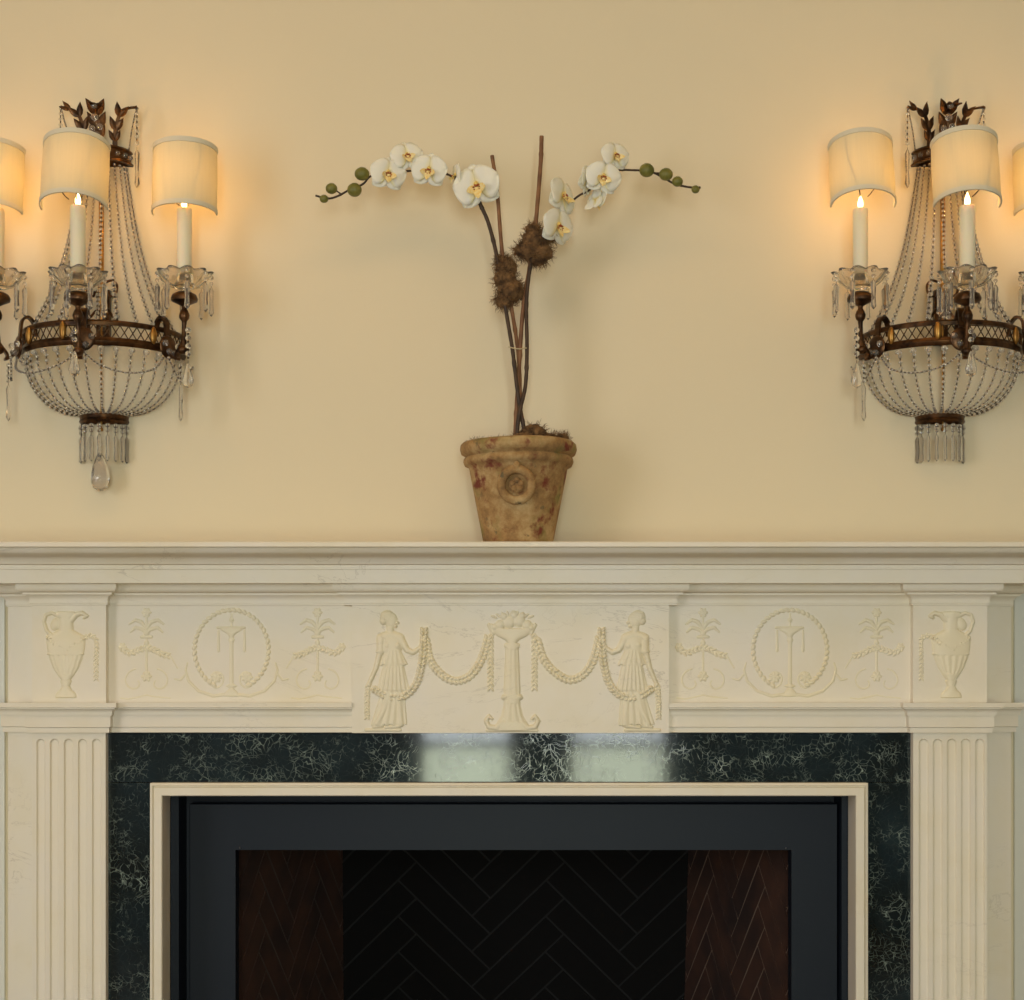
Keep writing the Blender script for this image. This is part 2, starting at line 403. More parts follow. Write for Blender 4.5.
# cornice and shelf
rect = [(X(8, DW), 0), (X(8, DW), DW), (X(1011, DW), DW), (X(1011, DW), 0)]
co = lambda o: o - DW
d1 = .135
prof = [(0, Z(583, d1)), (co(.135), Z(583, d1)), (co(.135), Z(569.3, d1)), (co(.1385), Z(569.3, d1)), (co(.1385), Z(565, .14)), (co(.141), Z(564.5, .14))] + \
       arc((co(.143), Z(564, .145)), (co(.160), Z(555, .16)), -.0028) + arc((co(.160), Z(555, .16)), (co(.176), Z(548.2, .175)), .0028) + [(co(.176), Z(547.6, .175)), (0, Z(547.6, .175))]
mpart(molding(rect, prof), 'cornice', M_TAB)
ST = Z(541.5, .185)
prof = [(0, Z(547.6, .175)), (co(.183), Z(547.6, .175))] + [(co(.186), Z(546.6, .185)), (co(.186), ST - .0015), (co(.1845), ST), (0, ST)]
sh = molding(rect, prof)
a, b = X(8, DW), X(1011, DW); n = len(sh.v)
sh.add([(a, 0, ST), (b, 0, ST), (b, -DW, ST), (a, -DW, ST)], [(0, 1, 2, 3)])
mpart(sh, 'mantel_shelf', M_MARB)
# lower band, two halves either side of the tablet
d2 = .1
prof = [(-.04, Z(703, d2)), (.0205, Z(703, d2)), (.0205, Z(707.4, d2)), (.0172, Z(707.8, d2)), (.0172, Z(709, d2))] + arc((.0165, Z(709, d2)), (.0118, Z(714.4, d2)), .0018) + [(.0115, Z(715.6, d2)), (.009, Z(715.6, d2)), (.009, Z(727, d2)), (.0065, Z(727.6, d2)), (.0065, Z(732.6, d2)), (-.05, Z(732.6, d2))]
for pts in ([(8, 0), (8, DW), (32, DW), (32, DP), (106, DP), (106, DF), (353, DF)], [(668, DF), (913, DF), (913, DP), (987, DP), (987, DW), (1011, DW), (1011, 0)]):
    mpart(molding(square(pathpx(pts)), prof), 'band_molding', M_MARB)
# wings behind the pilasters
for a, b in ((8, 32), (987, 1011)):
    m = MB(); m.box(X(a, DW), X(b, DW) + (.017 if b == 32 else 0), -DW, -.0005, .001, Z(584, DW))
    if a == 987: m = MB(); m.box(X(a, DW) - .017, X(b, DW), -DW, -.0005, .001, Z(584, DW))
    mpart(m, 'side_panel', M_TAB)
# fluted pilasters
def pilaster(x0, x1, fl):
    m = MB(); xa, xb = X(x0, DP), X(x1, DP); ztop = Z(733.5, DP) + .004; zend = Z(739, DP)
    u = (2.8 - DP) / F; cs = [((a + b) / 2, (b - a) / 2) for a, b in fl]
    xs = np.arange(x0, x1 + .01, .37); zs = [ztop] + list(np.linspace(zend + .001, zend - .022, 34)) + [.32, .30]
    vs = []; nx = len(xs)
    for z in zs:
        for x in xs:
            dep = 0
            for c, r in cs:
                dx = abs(x - c)
                if dx < r:
                    q = (zend - z) / u; k = 0
                    if z > .301: 
                        if q >= r: k = math.sqrt(max(0, r * r - dx * dx))
                        elif q > 0:
                            e = r * r - dx * dx - (r - q) ** 2; k = math.sqrt(e) if e > 0 else 0
                    dep = min(k, 2.9) * .85 * u
            vs.append((X(x, DP), -DP + dep, z))
    fs = [(i * nx + k, (i + 1) * nx + k, (i + 1) * nx + k + 1, i * nx + k + 1) for i in range(len(zs) - 1) for k in range(nx - 1)]
    m.add(vs, fs); xr = X(xs[-1], DP)
    m.add([(xa, -DP, ztop), (xa, -.0005, ztop), (xa, -.0005, .3), (xa, -DP, .3), (xr, -DP, ztop), (xr, -.0005, ztop), (xr, -.0005, .3), (xr, -DP, .3)], [(0, 1, 2, 3), (4, 7, 6, 5), (0, 4, 5, 1)])
    p = mpart(m, 'pilaster', M_MARB, sharp=50)
    q = MB(); q.box(xa - .008, xr + .008, -DP - .008, -.0005, .001, .30); mpart(q, 'plinth', M_MARB)
    return p
pilaster(32, 105.8, [(36.5, 45), (50, 59), (64, 73), (78, 87), (92, 101)])
pilaster(913.2, 987, [(919, 928.5), (933, 942.5), (947, 956.5), (961, 970.5), (975, 984.5)])
ublocks = []
for a, b in ((32, 106), (913, 987)):
    m = MB(); m.box(X(a, DP), X(b, DP), -DP, -.0005, Z(704, DP), Z(583.5, DP)); ublocks.append(mpart(m, 'urn_block', M_MARB))
friezes = []
for a, b in ((106, 352.5), (668.5, 913)):
    m = MB(); m.box(X(a, DF), X(b, DF), -DF, -.0005, Z(731, DF), Z(583.5, DF)); friezes.append(mpart(m, 'frieze_panel', M_MARB))
m = MB(); m.box(X(352, DT), X(669, DT), -DT, -.0005, Z(733, DT), Z(583.5, DT)); tablet = mpart(m, 'relief_tablet', M_TAB)

# ------------------------------------------------------------------ carved reliefs (height fields turned to meshes)
class HF:
    def __init__(s, x0, y0, x1, y1, step=.5):
        s.s = step; s.xs = np.arange(x0, x1 + step, step); s.ys = np.arange(y0, y1 + step, step)
        s.X, s.Y = np.meshgrid(s.xs, s.ys); s.h = np.zeros_like(s.X)
    def put(s, v, mode='max'):
        s.h = np.maximum(s.h, v) if mode == 'max' else s.h + v
    def ell(s, cx, cy, rx, ry, ht, rot=0, p=.5):
        dx, dy = s.X - cx, s.Y - cy; c, q = math.cos(rot), math.sin(rot)
        u, v = (dx * c + dy * q) / rx, (-dx * q + dy * c) / ry
        s.put(ht * np.clip(1 - u * u - v * v, 0, 1) ** p); return s
    def cap(s, pts, rs, ht, p=.5):
        if not hasattr(rs, '__len__'): rs = [rs] * len(pts)
        for (a, b), (ra, rb) in zip(zip(pts, pts[1:]), zip(rs, rs[1:])):
            dx, dy = b[0] - a[0], b[1] - a[1]; LL = dx * dx + dy * dy + 1e-9
            t = np.clip(((s.X - a[0]) * dx + (s.Y - a[1]) * dy) / LL, 0, 1)
            d2_ = (s.X - a[0] - t * dx) ** 2 + (s.Y - a[1] - t * dy) ** 2; r = ra + (rb - ra) * t
            s.put(ht * np.minimum(1, r / 3.0 + .35) * np.clip(1 - d2_ / (r * r), 0, 1) ** p)
        return s
    def rect(s, x0, y0, x1, y1, ht, soft=.8):
        e = np.minimum(np.minimum(s.X - x0, x1 - s.X), np.minimum(s.Y - y0, y1 - s.Y)); s.put(ht * np.clip(e / soft, 0, 1)); return s
    def profile(s, cx, prof_, ht, flutes=0, fy=(0, 0), fd=.5):   # turned shape: list of (y, halfwidth)
        ys = [a for a, b in prof_]; ws = [b for a, b in prof_]
        W = np.interp(s.Y[:, 0], ys, ws, left=0, right=0)[:, None]; u = np.where(W > .1, (s.X - cx) / np.maximum(W, .1), 2)
        v = ht * np.clip(1 - u * u, 0, 1) ** .5 * np.minimum(1, W / 6 + .3)
        if flutes:
            msk = (s.Y > fy[0]) & (s.Y < fy[1]); v = np.where(msk & (v > 0), v - fd * (.5 + .5 * np.cos(np.arcsin(np.clip(u, -1, 1)) * flutes)), v)
        s.put(np.maximum(v, 0)); return s
    def skirt(s, poly_l, poly_r, y0, y1, ht, pleats, fd=.8, curve=0):  # cloth between two edges with pleats
        t = np.clip((s.Y - y0) / (y1 - y0), 0, 1)
        xl = np.interp(t, np.linspace(0, 1, len(poly_l)), poly_l); xr = np.interp(t, np.linspace(0, 1, len(poly_r)), poly_r)
        u = (s.X - xl) / (xr - xl); yy = s.Y + curve * np.sin(PI * np.clip(u, 0, 1))
        ok = (u > 0) & (u < 1) & (yy > y0) & (yy < y1 + .8 * np.sin(u * pleats * 2 * PI))
        v = ht * np.clip(1 - (2 * u - 1) ** 2, 0, 1) ** .4 + fd * np.sin(u * pleats * 2 * PI + t * 1.5) * (.4 + .6 * t)
        s.put(np.where(ok, np.maximum(v, .4), 0)); return s
    def ring(s, cx, cy, rx, ry, w_, ht, a0=0, a1=2 * PI):
        n = 40; pts = [(cx + rx * math.cos(a0 + (a1 - a0) * k / n), cy + ry * math.sin(a0 + (a1 - a0) * k / n)) for k in range(n + 1)]
        return s.cap(pts, w_, ht)
    def garland(s, pts, r, ht, step=4.0, leaf=True, seed=1):
        rnd = random.Random(seed); q = resample(smooth_path([Vector((a, b, 0)) for a, b in pts], 6), step)
        for i, p in enumerate(q):
            t = (q[min(i + 1, len(q) - 1)] - q[max(i - 1, 0)]); a = math.atan2(t.y, t.x)
            for sg in (-1, 1):
                ang = a + sg * .6; s.ell(p.x - math.sin(a) * sg * r * .55, p.y + math.cos(a) * sg * r * .55, step * .78, r * .52, ht * rnd.uniform(.65, 1.15), ang, .8)
        return s
    def rosette(s, cx, cy, r, ht, n=6):
        for k in range(n):
            a = k * 2 * PI / n; s.ell(cx + math.cos(a) * r * .6, cy + math.sin(a) * r * .6, r * .5, r * .33, ht * .8, a)
        return s.ell(cx, cy, r * .35, r * .35, ht)
    def spiral(s, cx, cy, r, turns, w_, ht, a0=0, sg=1):
        n = 36; return s.cap([(cx + r * (1 - .8 * k / n) * math.cos(a0 + sg * turns * 2 * PI * k / n), cy + r * (1 - .8 * k / n) * math.sin(a0 + sg * turns * 2 * PI * k / n)) for k in range(n + 1)], w_, ht)
    def emit(s, name, d, parent, mat, scale=1.0):
        u = (2.8 - d) / F; h = s.h * scale; ny, nx = h.shape
        # a light smoothing keeps the carving soft
        k = np.pad(h, 1, mode='edge'); hs = (k[:-2, 1:-1] + k[2:, 1:-1] + k[1:-1, :-2] + k[1:-1, 2:] + 4 * h) / 8
        keep = hs > .06
        cell = keep[:-1, :-1] | keep[1:, :-1] | keep[:-1, 1:] | keep[1:, 1:]
        vid = -np.ones((ny, nx), int); vs = []; fs = []
        for j, i in zip(*np.nonzero(cell)):
            q = []
            for jj, ii in ((j, i), (j + 1, i), (j + 1, i + 1), (j, i + 1)):
                if vid[jj, ii] < 0:
                    vid[jj, ii] = len(vs); hh = hs[jj, ii] if keep[jj, ii] else -.35
                    vs.append(((s.xs[ii] - 512) * u, -d - hh * u, CZ + (690 - s.ys[jj]) * u))
                q.append(int(vid[jj, ii]))
            fs.append(tuple(q))
        m = MB(); m.add(vs, fs); o = mpart(m, name, mat, parent, sharp=75)
        return o

def figure(mx, name_side):
    """woman in a pleated tunic; mx maps template x to pixels"""
    f = HF(min(mx(360), mx(428)) - 2, 606, max(mx(360), mx(428)) + 2, 733)
    def C(pts, rs, ht): f.cap([(mx(a), b) for a, b in pts], rs, ht)
    def E(cx, cy, rx, ry, ht, rot=0): f.ell(mx(cx), cy, rx, ry, ht, rot * (1 if mx(1) > mx(0) else -1))
    E(391, 620.5, 6.4, 8.2, 4.4); E(387.5, 617.5, 7.2, 7.2, 4.9); E(383.6, 621, 3.8, 4, 4.2); E(397.2, 622.8, 1.9, 1.5, 4.6, .3); E(395.5, 626.5, 1.8, 1.6, 4.4); E(387, 613.5, 6, 2.6, 5.2); E(384.5, 617.5, 2, 4.5, 5.4)
    C([(390, 628), (391, 636)], 3.6, 3.6)
    C([(383, 637), (391, 635), (400, 638)], [4.5, 5, 4.6], 4.4)
    E(391.5, 645, 11.0, 13, 5.4); E(387.5, 645, 4.3, 4.8, 6.0); E(397, 645.5, 4.0, 4.8, 5.9)
    C([(381, 638), (380.5, 652)], [4.4, 3.6], 5.2); E(380.5, 651.5, 4.8, 2.2, 5.6)
    C([(380, 652), (376, 668), (369.5, 683)], [2.9, 2.4, 1.8], 4.2); E(369, 684.5, 2.4, 2.6, 4.2)
    C([(401, 640), (407, 650), (413, 652.5)], [4, 3.0, 2.5], 4.6); C([(413, 652.5), (420, 648), (424, 638)], [2.5, 2.1, 1.8], 4.2)
    l = sorted((mx(384), mx(405)))
    def S(la, lb, ra, rb, y0, y1, ht, pl, fd, cv=0):
        A = [mx(la), mx(lb)]; B = [mx(ra), mx(rb)]
        if A[0] > B[0]: A, B = B, A
        f.skirt(A, B, y0, y1, ht, pl, fd, cv)
    S(385.5, 379.5, 400.5, 408, 650, 665, 5.2, 5, .7)
    S(384, 377, 403, 409.5, 662, 691, 5.0, 7, .9)
    S(383, 371, 404, 407, 686, 725, 4.0, 5, .9)
    C([(388, 694), (384, 710), (377, 724)], [5, 3.8, 2.4], 5.0); C([(398, 694), (401, 724)], [4, 3], 4.4)
    C([(374, 727), (382, 725.5)], [1.8, 2.2], 3.4); C([(386, 727.5), (399, 726)], [1.8, 2.2], 3.6)
    C([(366, 730), (400, 730)], [1.6, 1.6], 2.4)
    f.garland([(mx(a), b) for a, b in ((374, 689), (385, 696), (398, 698), (409, 693), (417, 682), (421, 668), (423, 654), (424, 636), (424, 626))], 3.3, 7.4, 3.9)
    f.garland([(mx(368), 686), (mx(367), 702), (mx(367), 718)], 2.2, 3.2, 3.2)
    f.emit('relief_figure', DT, tablet, M_REL, .6)
figure(lambda x: x, 'l'); figure(lambda x: 1025.5 - x, 'r')
for pts in (((426, 640), (430, 660), (442, 675), (456, 681), (471, 675), (482, 658), (489, 634)), ((537, 640), (544, 660), (557, 674), (571, 680), (585, 673), (594, 658), (599, 638))):
    f = HF(min(p[0] for p in pts) - 6, 628, max(p[0] for p in pts) + 6, 690); f.garland(pts, 3.6, 4.6, 4.2); f.emit('relief_garland', DT, tablet, M_REL, .62)
for x in (490.5, 534.5):
    f = HF(x - 6, 632, x + 6, 696); f.garland([(x, 636), (x, 664), (x, 691)], 2.4, 3.0, 4.4); f.emit('relief_tassel', DT, tablet, M_REL, .62)
f = HF(484, 606, 546, 733)
rn = random.Random(4)
for x, y, r in ((500, 625, 5), (509, 622, 6.4), (519, 621, 6.2), (527, 625, 5), (504, 617, 3.8), (514, 615, 4.2), (522, 616, 3.6), (495, 627, 3.2), (531, 628, 3)): f.ell(x, y, r, r, 4.6)
for k in range(9): f.ell(494 + k * 4.6, 617 - 3 * math.sin(k * .39), 3.6, 1.1, 2.6, -PI / 2 + (k - 4) * .3)
f.profile(512, [(629, 21), (631.5, 21), (632.5, 19), (636, 15), (640, 7), (643, 4.5), (644, 8), (647, 8), (648, 5.5)], 5.0)
f.profile(512, [(647, 6.5), (690, 8.5), (697, 8)], 5.2, 9, (649, 694), .8)
f.profile(512, [(695, 10), (698, 10.5), (701, 8), (706, 8.5), (716, 11), (724, 16), (729, 17), (730.5, 17)], 5.0, 11, (703, 722), 1.0)
for sg in (-1, 1):
    f.cap([(512 + sg * a, b) for a, b in ((9, 722), (16, 728), (23, 727), (26, 721), (23, 716), (20, 719))], [3, 2.8, 2.6, 2.2, 1.8, 1.4], 4.2)
    f.ell(512 + sg * 7, 697, 4, 2.4, 5.4, sg * .4); f.ell(512 + sg * 19, 627, 4, 2, 3, sg * -.9); f.cap([(512 + sg * 19, 634), (512 + sg * 23, 625)], [1.5, 1.8], 3)
f.cap([(487, 730.5), (537, 730.5)], 1.4, 2.6); f.emit('relief_pedestal', DT, tablet, M_REL, .62)
# ground line of the tablet
def candelabrum(cx, sg, par):
    f = HF(cx - 34, 604, cx + 34, 703)
    f.rosette(cx, 612.5, 4.6, 2.6); f.cap([(cx, 616), (cx, 672)], 1.1, 1.8)
    for s_ in (-1, 1):
        f.cap([(cx, 629), (cx + s_ * 5, 622), (cx + s_ * 11, 620), (cx + s_ * 17, 624)], [1.2, 1.8, 1.7, .9], 2.3)
        f.cap([(cx, 633), (cx + s_ * 5, 629), (cx + s_ * 11, 627.5), (cx + s_ * 16, 632)], [1.2, 1.8, 1.6, .9], 2.2)
        f.spiral(cx + s_ * 11, 682, 13, .8, .85, 1.2, -PI / 2, s_)
    f.cap([(cx - 5, 637), (cx + 5, 637)], 1.5, 2.4); f.ell(cx, 633, 3, 3, 2.6); f.ell(cx, 643, 2.4, 3, 2.2)
    pts = ((-25, 648), (-17, 653), (-8, 650), (0, 648), (8, 650), (15, 654), (23, 656))
    f.garland([(cx + sg * a, b) for a, b in pts], 2.5, 2.8, 4.2)
    f.rosette(cx, 676.5, 5, 2.5); f.rosette(cx - sg * 24, 647, 4, 2.0)
    f.cap([(cx + sg * 24, 656), (cx + sg * 31, 668)], [.9, .8], 1.1)
    f.cap([(cx - 26, 698), (cx - 18, 699), (cx - 8, 697), (cx, 695), (cx + 10, 697), (cx + 24, 698)], .8, 1.1)
    f.emit('relief_candelabrum', DF, par, M_REL, .55)
def medallion(cx, par):
    f = HF(cx - 58, 604, cx + 58, 703)
    for k in range(38):
        a = math.radians(118 + (422 - 118) * k / 37); x, y = cx + 37 * math.cos(a), 650 + 40 * math.sin(a)
        f.ell(x, y, 3.2, 1.9, 2.9, a + PI / 2 + .5)
    f.rect(cx - 15, 626.5, cx + 14, 629, 2.6); f.profile(cx, [(629, 12), (631, 9), (634, 4), (637, 2.2), (640, 3.2), (643, 1.8), (684, 1.8), (686, 6), (688, 2), (692, 6), (696, 8)], 2.6)
    f.cap([(cx, 614), (cx, 626)], .9, 1.6); f.ell(cx, 620, 2.4, 2, 2)
    for s_ in (-1, 1):
        f.cap([(cx + s_ * 13, 631), (cx + s_ * 13, 651)], [1.0, 1.3], 1.9)
        f.rosette(cx + s_ * 15.5, 677.5, 5.5, 2.4, 7)
        f.spiral(cx + s_ * 16, 678, 10, .9, .9, 1.4, PI / 2, s_)
        f.cap([(cx + s_ * a, b) for a, b in ((3, 694), (18, 696), (33, 691), (43, 681), (46, 670), (44, 663))], [1.4, 1.5, 1.4, 1.2, 1, .7], 1.9)
        f.cap([(cx + s_ * a, b) for a, b in ((46, 674), (51, 680), (57, 679))], [.8, 1.2, .8], 1.4)
    f.emit('relief_medallion', DF, par, M_REL, .6)
candelabrum(146.5, 1, friezes[0]); medallion(231.5, friezes[0]); candelabrum(317.5, -1, friezes[0])
candelabrum(703, 1, friezes[1]); medallion(790, friezes[1]); candelabrum(876.5, -1, friezes[1])
def urn(cx, sg, par):
    f = HF(cx - 32, 606, cx + 34, 702)
    f.profile(cx, [(612, 9), (614, 11), (616, 10), (618, 7), (630, 7.5), (633, 13), (636, 18.5), (638, 19.5), (648, 19), (658, 17), (668, 13), (676, 7.5), (680, 4.5)], 5.4, 15, (655, 674), .8)
    f.profile(cx, [(679, 4), (681, 6), (683, 5), (686, 4), (690, 6), (693, 9.5), (696, 10.5), (697.5, 10.5)], 4.8)
    f.cap([(cx - 18, 637), (cx + 18, 637)], 1.3, 4.2); f.cap([(cx - 18, 654), (cx, 655.5), (cx + 17, 654)], 1.0, 5.6)
    f.cap([(cx + sg * a, b) for a, b in ((5, 621), (10, 615), (16, 613), (21, 616), (18, 618))], [2.6, 2.6, 2.2, 1.8, 1.2], 4.6)
    f.cap([(cx - sg * a, b) for a, b in ((6, 617), (14, 613), (20, 615), (22, 622), (19, 631), (14, 636))], [1.8, 1.6, 1.6, 1.6, 1.7, 2], 3.6)
    f.ell(cx - sg * 10, 624, 5, 7, 4, .5 * sg)
    f.garland([(cx - 18, 637), (cx - 9, 645), (cx, 649), (cx + 9, 645), (cx + 18, 637)], 2.1, 6.0, 3)
    f.garland([(cx + sg * 19, 637), (cx + sg * 24, 636), (cx + sg * 30, 640), (cx + sg * 30, 660), (cx + sg * 30, 680)], 1.7, 2.6, 4)
    f.emit('relief_urn', DP, par, M_REL, .6)
urn(66, 1, ublocks[0]); urn(951, -1, ublocks[1])

# ------------------------------------------------------------------ green marble slip and white stone frame
slip = empty('marble_surround', (X(509.5, .088), -.088, 0), 'dark green veined marble surround around the fireplace opening', 'fireplace surround')
SI = Matrix.Translation(slip.location).inverted(); DS = .082
for (a, b, z0, z1) in ((107.9, 911.1, 782.2, 733.2), (107.9, 150.5, None, 782.8), (867.5, 911.1, None, 782.8)):
    m = MB(); m.box(X(a, DS), X(b, DS), -DS, -.0004, .001 if z0 is None else Z(z0, DS), Z(z1, DS))
    o = m.build('marble_slab', M_GREEN); o.parent = slip; o.matrix_parent_inverse = SI
fr = frame_sweep((X(150, .103), X(868, .103), Z(783, .103), .001),
     [(0, .0825), (0, .103), (.004, .105), (.0055, .1015), (.0065, .1015), (.0075, .107), (.019, .1085), (.0203, .107), (.0203, .046)])
o = fr.build('opening_frame', M_MARB); o['label'] = 'narrow white marble moulding edging the black fireplace opening'; o['category'] = 'trim'

# ------------------------------------------------------------------ metal insert and brick firebox
fb = empty('fireplace_insert', (X(511, 0), .1, 0), 'blue-black steel fireplace insert lined with dark herringbone firebrick', 'fireplace insert')
FI = Matrix.Translation(fb.location).inverted()
def fpart(mb, name, mat, **kw):
    o = mb.build(name, mat, **kw); o.parent = fb; o.matrix_parent_inverse = FI; return o
r0 = (X(171, .02), X(848.5, .02), Z(784, .02), .001); u = 2.78 / F
rc_ = (X(171, .04), X(849.5, .04), Z(786, .04), .001)
fpart(frame_sweep(rc_, [(0, .045), (0, .042), (8 * u, .042), (8 * u, -.025), (19 * u, -.025)]), 'outer_channel', M_STEEL)
q = frame_sweep((r0[0] + 18.5 * u, r0[1] - 11 * u, r0[2] - 20 * u, .001), [(0, -.024), (0, .019), (.001, .02), (46 * u, .02), (46 * u, -.015)])
fpart(q, 'face_frame', M_STEEL)
# joint screws of the frame
M_SCREW = plain('steel screw', (.2, .2, .2), .4, .8)
for px in (240, 786):
    m = MB(); m.ball(P(px, 848, -.0205), .0014, 1); fpart(m, 'screw', M_SCREW)
M_MORTAR_SHADE = plain('shaded brown mortar', (.055, .040, .032), .9)  # darker mortar copy: shade of the left firebox side put into its colour
def herringbone(name, quad, wd, ht, mb_mat, mort, bl=.20, bw=.05, off=(0, 0)):
    """bricks laid in herringbone on a rectangle wd x ht, mapped bilinearly on quad (bl, br, tl, tr)"""
    import bmesh
    g = .0042; base = MB(); A, B, Cc, D = [Vector(p) for p in quad]; nrm = (B - A).cross(Cc - A).normalized()
    def mp(u_, v_): return (A * (1 - u_) + B * u_) * (1 - v_) + (Cc * (1 - u_) + D * u_) * v_
    s2 = math.sqrt(.5); n = int((wd + ht) / bw) + 8
    bm = bmesh.new()
    def brick(x, y, horiz):
        a = (x + g / 2, y + g / 2, x + (bl if horiz else bw) - g / 2, y + (bw if horiz else bl) - g / 2)
        pts = [(a[0], a[1]), (a[2], a[1]), (a[2], a[3]), (a[0], a[3])]
        R = [((p - q_) * s2, (p + q_) * s2) for p, q_ in pts]
        if max(r[0] for r in R) < -.02 or min(r[0] for r in R) > wd + .02 or max(r[1] for r in R) < -.02 or min(r[1] for r in R) > ht + .02: return
        lo = [bm.verts.new((r[0], r[1], -.001)) for r in R]; hi = [bm.verts.new((r[0], r[1], .0012)) for r in R]
        bm.faces.new(hi)
        for k in range(4): bm.faces.new((lo[k], lo[(k + 1) % 4], hi[(k + 1) % 4], hi[k]))
    k = bl / bw
    for i in range(-n, n):
        for j in range(-n // 2, n // 2):
            # staircase of H then V bricks
            x = i * bw + j * 2 * bl * 1.0 - 0; y = i * bw
            x, y = i * bw + off[0] + j * bl * 2, i * bw + off[1]
            brick(x, y, True); brick(x + bl, y + bw - bl, False)
    # second diagonal set offset by one brick width along the stair is covered by i
    for co_, no in (((0, 0, 0), (-1, 0, 0)), ((wd, 0, 0), (1, 0, 0)), ((0, 0, 0), (0, -1, 0)), ((0, ht, 0), (0, 1, 0))):
        bmesh.ops.bisect_plane(bm, geom=bm.verts[:] + bm.edges[:] + bm.faces[:], plane_co=co_, plane_no=no, clear_outer=True)
    bm.verts.ensure_lookup_table(); bm.verts.index_update()
    vs = [mp(v.co.x / wd, v.co.y / ht) + nrm * v.co.z for v in bm.verts]; fs = [tuple(v.index for v in f.verts) for f in bm.faces]; bm.free()
    base.add(vs, fs, 0, True); gn = 16; base.add([mp(i / gn, j / gn) for i in range(gn + 1) for j in range(gn + 1)], [(i * (gn + 1) + j, (i + 1) * (gn + 1) + j, (i + 1) * (gn + 1) + j + 1, i * (gn + 1) + j + 1) for i in range(gn) for j in range(gn)], 1, True)
    return fpart(base, name, [mb_mat, mort], sharp=20)
# firebox corners
yf = .016; xl, xr = -.475, .475; xc = X(511, 0)
bt, bb = .36, .60                        # back wall leans forward at the top
zt_ = Z(800, -.36); zb_ = .04
Lf, Rf = xc + xl, xc + xr; HOLE = .57
def backx(px, y): return (px - 512) * (y + 2.8) / F
Lb0, Rb0, Lb1, Rb1 = backx(342, bt), backx(690, bt), -.335, .335
herringbone('brick_side', [(Lf, yf, zb_), (Lb1, bb, zb_), (Lf, yf, zt_), (Lb0, bt, zt_)], .6, zt_ - zb_, M_BRICK, M_MORTAR_SHADE, off=(.02, -.05))
herringbone('brick_side', [(Rb1, bb, zb_), (Rf, yf, zb_), (Rb0, bt, zt_), (Rf, yf, zt_)], .6, zt_ - zb_, M_BRICK, M_MORTAR, off=(.05, .03))
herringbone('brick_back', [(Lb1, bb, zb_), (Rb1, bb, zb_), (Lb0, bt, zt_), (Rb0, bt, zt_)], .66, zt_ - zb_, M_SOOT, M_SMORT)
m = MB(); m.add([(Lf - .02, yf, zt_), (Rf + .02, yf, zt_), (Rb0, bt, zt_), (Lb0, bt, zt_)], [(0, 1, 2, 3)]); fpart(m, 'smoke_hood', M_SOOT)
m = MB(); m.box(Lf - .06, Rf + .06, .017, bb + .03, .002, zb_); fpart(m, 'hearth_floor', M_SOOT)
m = MB(); zc2 = Z(789, 0) - .004
m.box(Lf - .088, Lf - .083, .0165, bb + .05, .001, zc2); m.box(Rf + .083, Rf + .088, .0165, bb + .05, .001, zc2)
m.box(Lf - .083, Rf + .083, bb + .04, bb + .05, .001, zc2); m.box(Lf - .083, Rf + .083, .0165, bb + .04, zc2 - .005, zc2)
fpart(m, 'steel_casing', M_STEEL)

# ------------------------------------------------------------------ potted orchid
PY = -.098
pc = P(518, 690, PY); ph0 = ST
ph0 += .0008
orch = empty('potted_orchid', (pc.x, PY, ph0), 'white moth orchid with two arching sprays in a weathered terracotta pot on the mantel', 'potted plant')
OM = Matrix.Translation(orch.location)
def lo(p): return Vector(p) - orch.location
def opart(mb, name, mat, parent=None, **kw): return mb.build(name, mat, parent or orch, **kw)
zz = lambda py, d=.098: Z(py, d) - ph0
u = (2.8 - .098) / F
prof = [(.0001, .003), (34 * u, 0), (35 * u, .0005), (zz(541) and 34.8 * u, .004), (49 * u, zz(470)), (50 * u, zz(467.5)), (53.5 * u, zz(466.5)), (55 * u, zz(463)), (54.6 * u, zz(460)), (52.5 * u, zz(458)),
        (54 * u, zz(456.5)), (57 * u, zz(455)), (58.3 * u, zz(450.5)), (57.6 * u, zz(446)), (55 * u, zz(443.5)), (52 * u, zz(443)), (50 * u, zz(444.5)), (48.5 * u, zz(452)), (45 * u, zz(475))]
def wob(r, z, a): return r * (1 + .008 * math.sin(3 * a + 1) + .004 * math.sin(7 * a)), z + .0012 * math.sin(2 * a) * (r > .05)
m = MB(); m.lathe(prof, (0, 0, 0), 72, mod=wob)
pot = opart(m, 'pot', M_POT, sharp=60)
# ring handle with rosette, on the leaning front of the pot
fy = lambda py: -(34.8 + (49 - 34.8) * (541 - py) / 71) * u
cz, rr = zz(485.5) - .0075, 14.8 * u
m = MB(); pts = [Vector((math.sin(a) * rr - 1.5 * u, fy(490.5 - math.cos(a) * 14.8) - .002, cz + math.cos(a) * rr)) for a in [2 * PI * k / 40 for k in range(41)]]
m.tube(pts, [4.4 * u * (1 + .06 * math.sin(k * 2.2)) for k in range(41)], 12, caps=False)
m.ball((-1.5 * u, fy(490) - .0005, cz - .001), (.012, .004, .012), 2)
for k in range(5):
    a = k * 2 * PI / 5 + .3; m.ball((-1.5 * u + math.cos(a) * .007, fy(490) - .003, cz + math.sin(a) * .007), (.005, .0035, .005), 1)
m.ball((-1.5 * u, fy(472) - .003, zz(473)), (.006, .006, .009), 2); m.ball((-7 * u, fy(470) - .002, zz(477)), (.008, .004, .004), 2); m.ball((4 * u, fy(470) - .002, zz(477)), (.008, .004, .004), 2)
opart(m, 'ring_ornament', M_POT, pot, sharp=60)
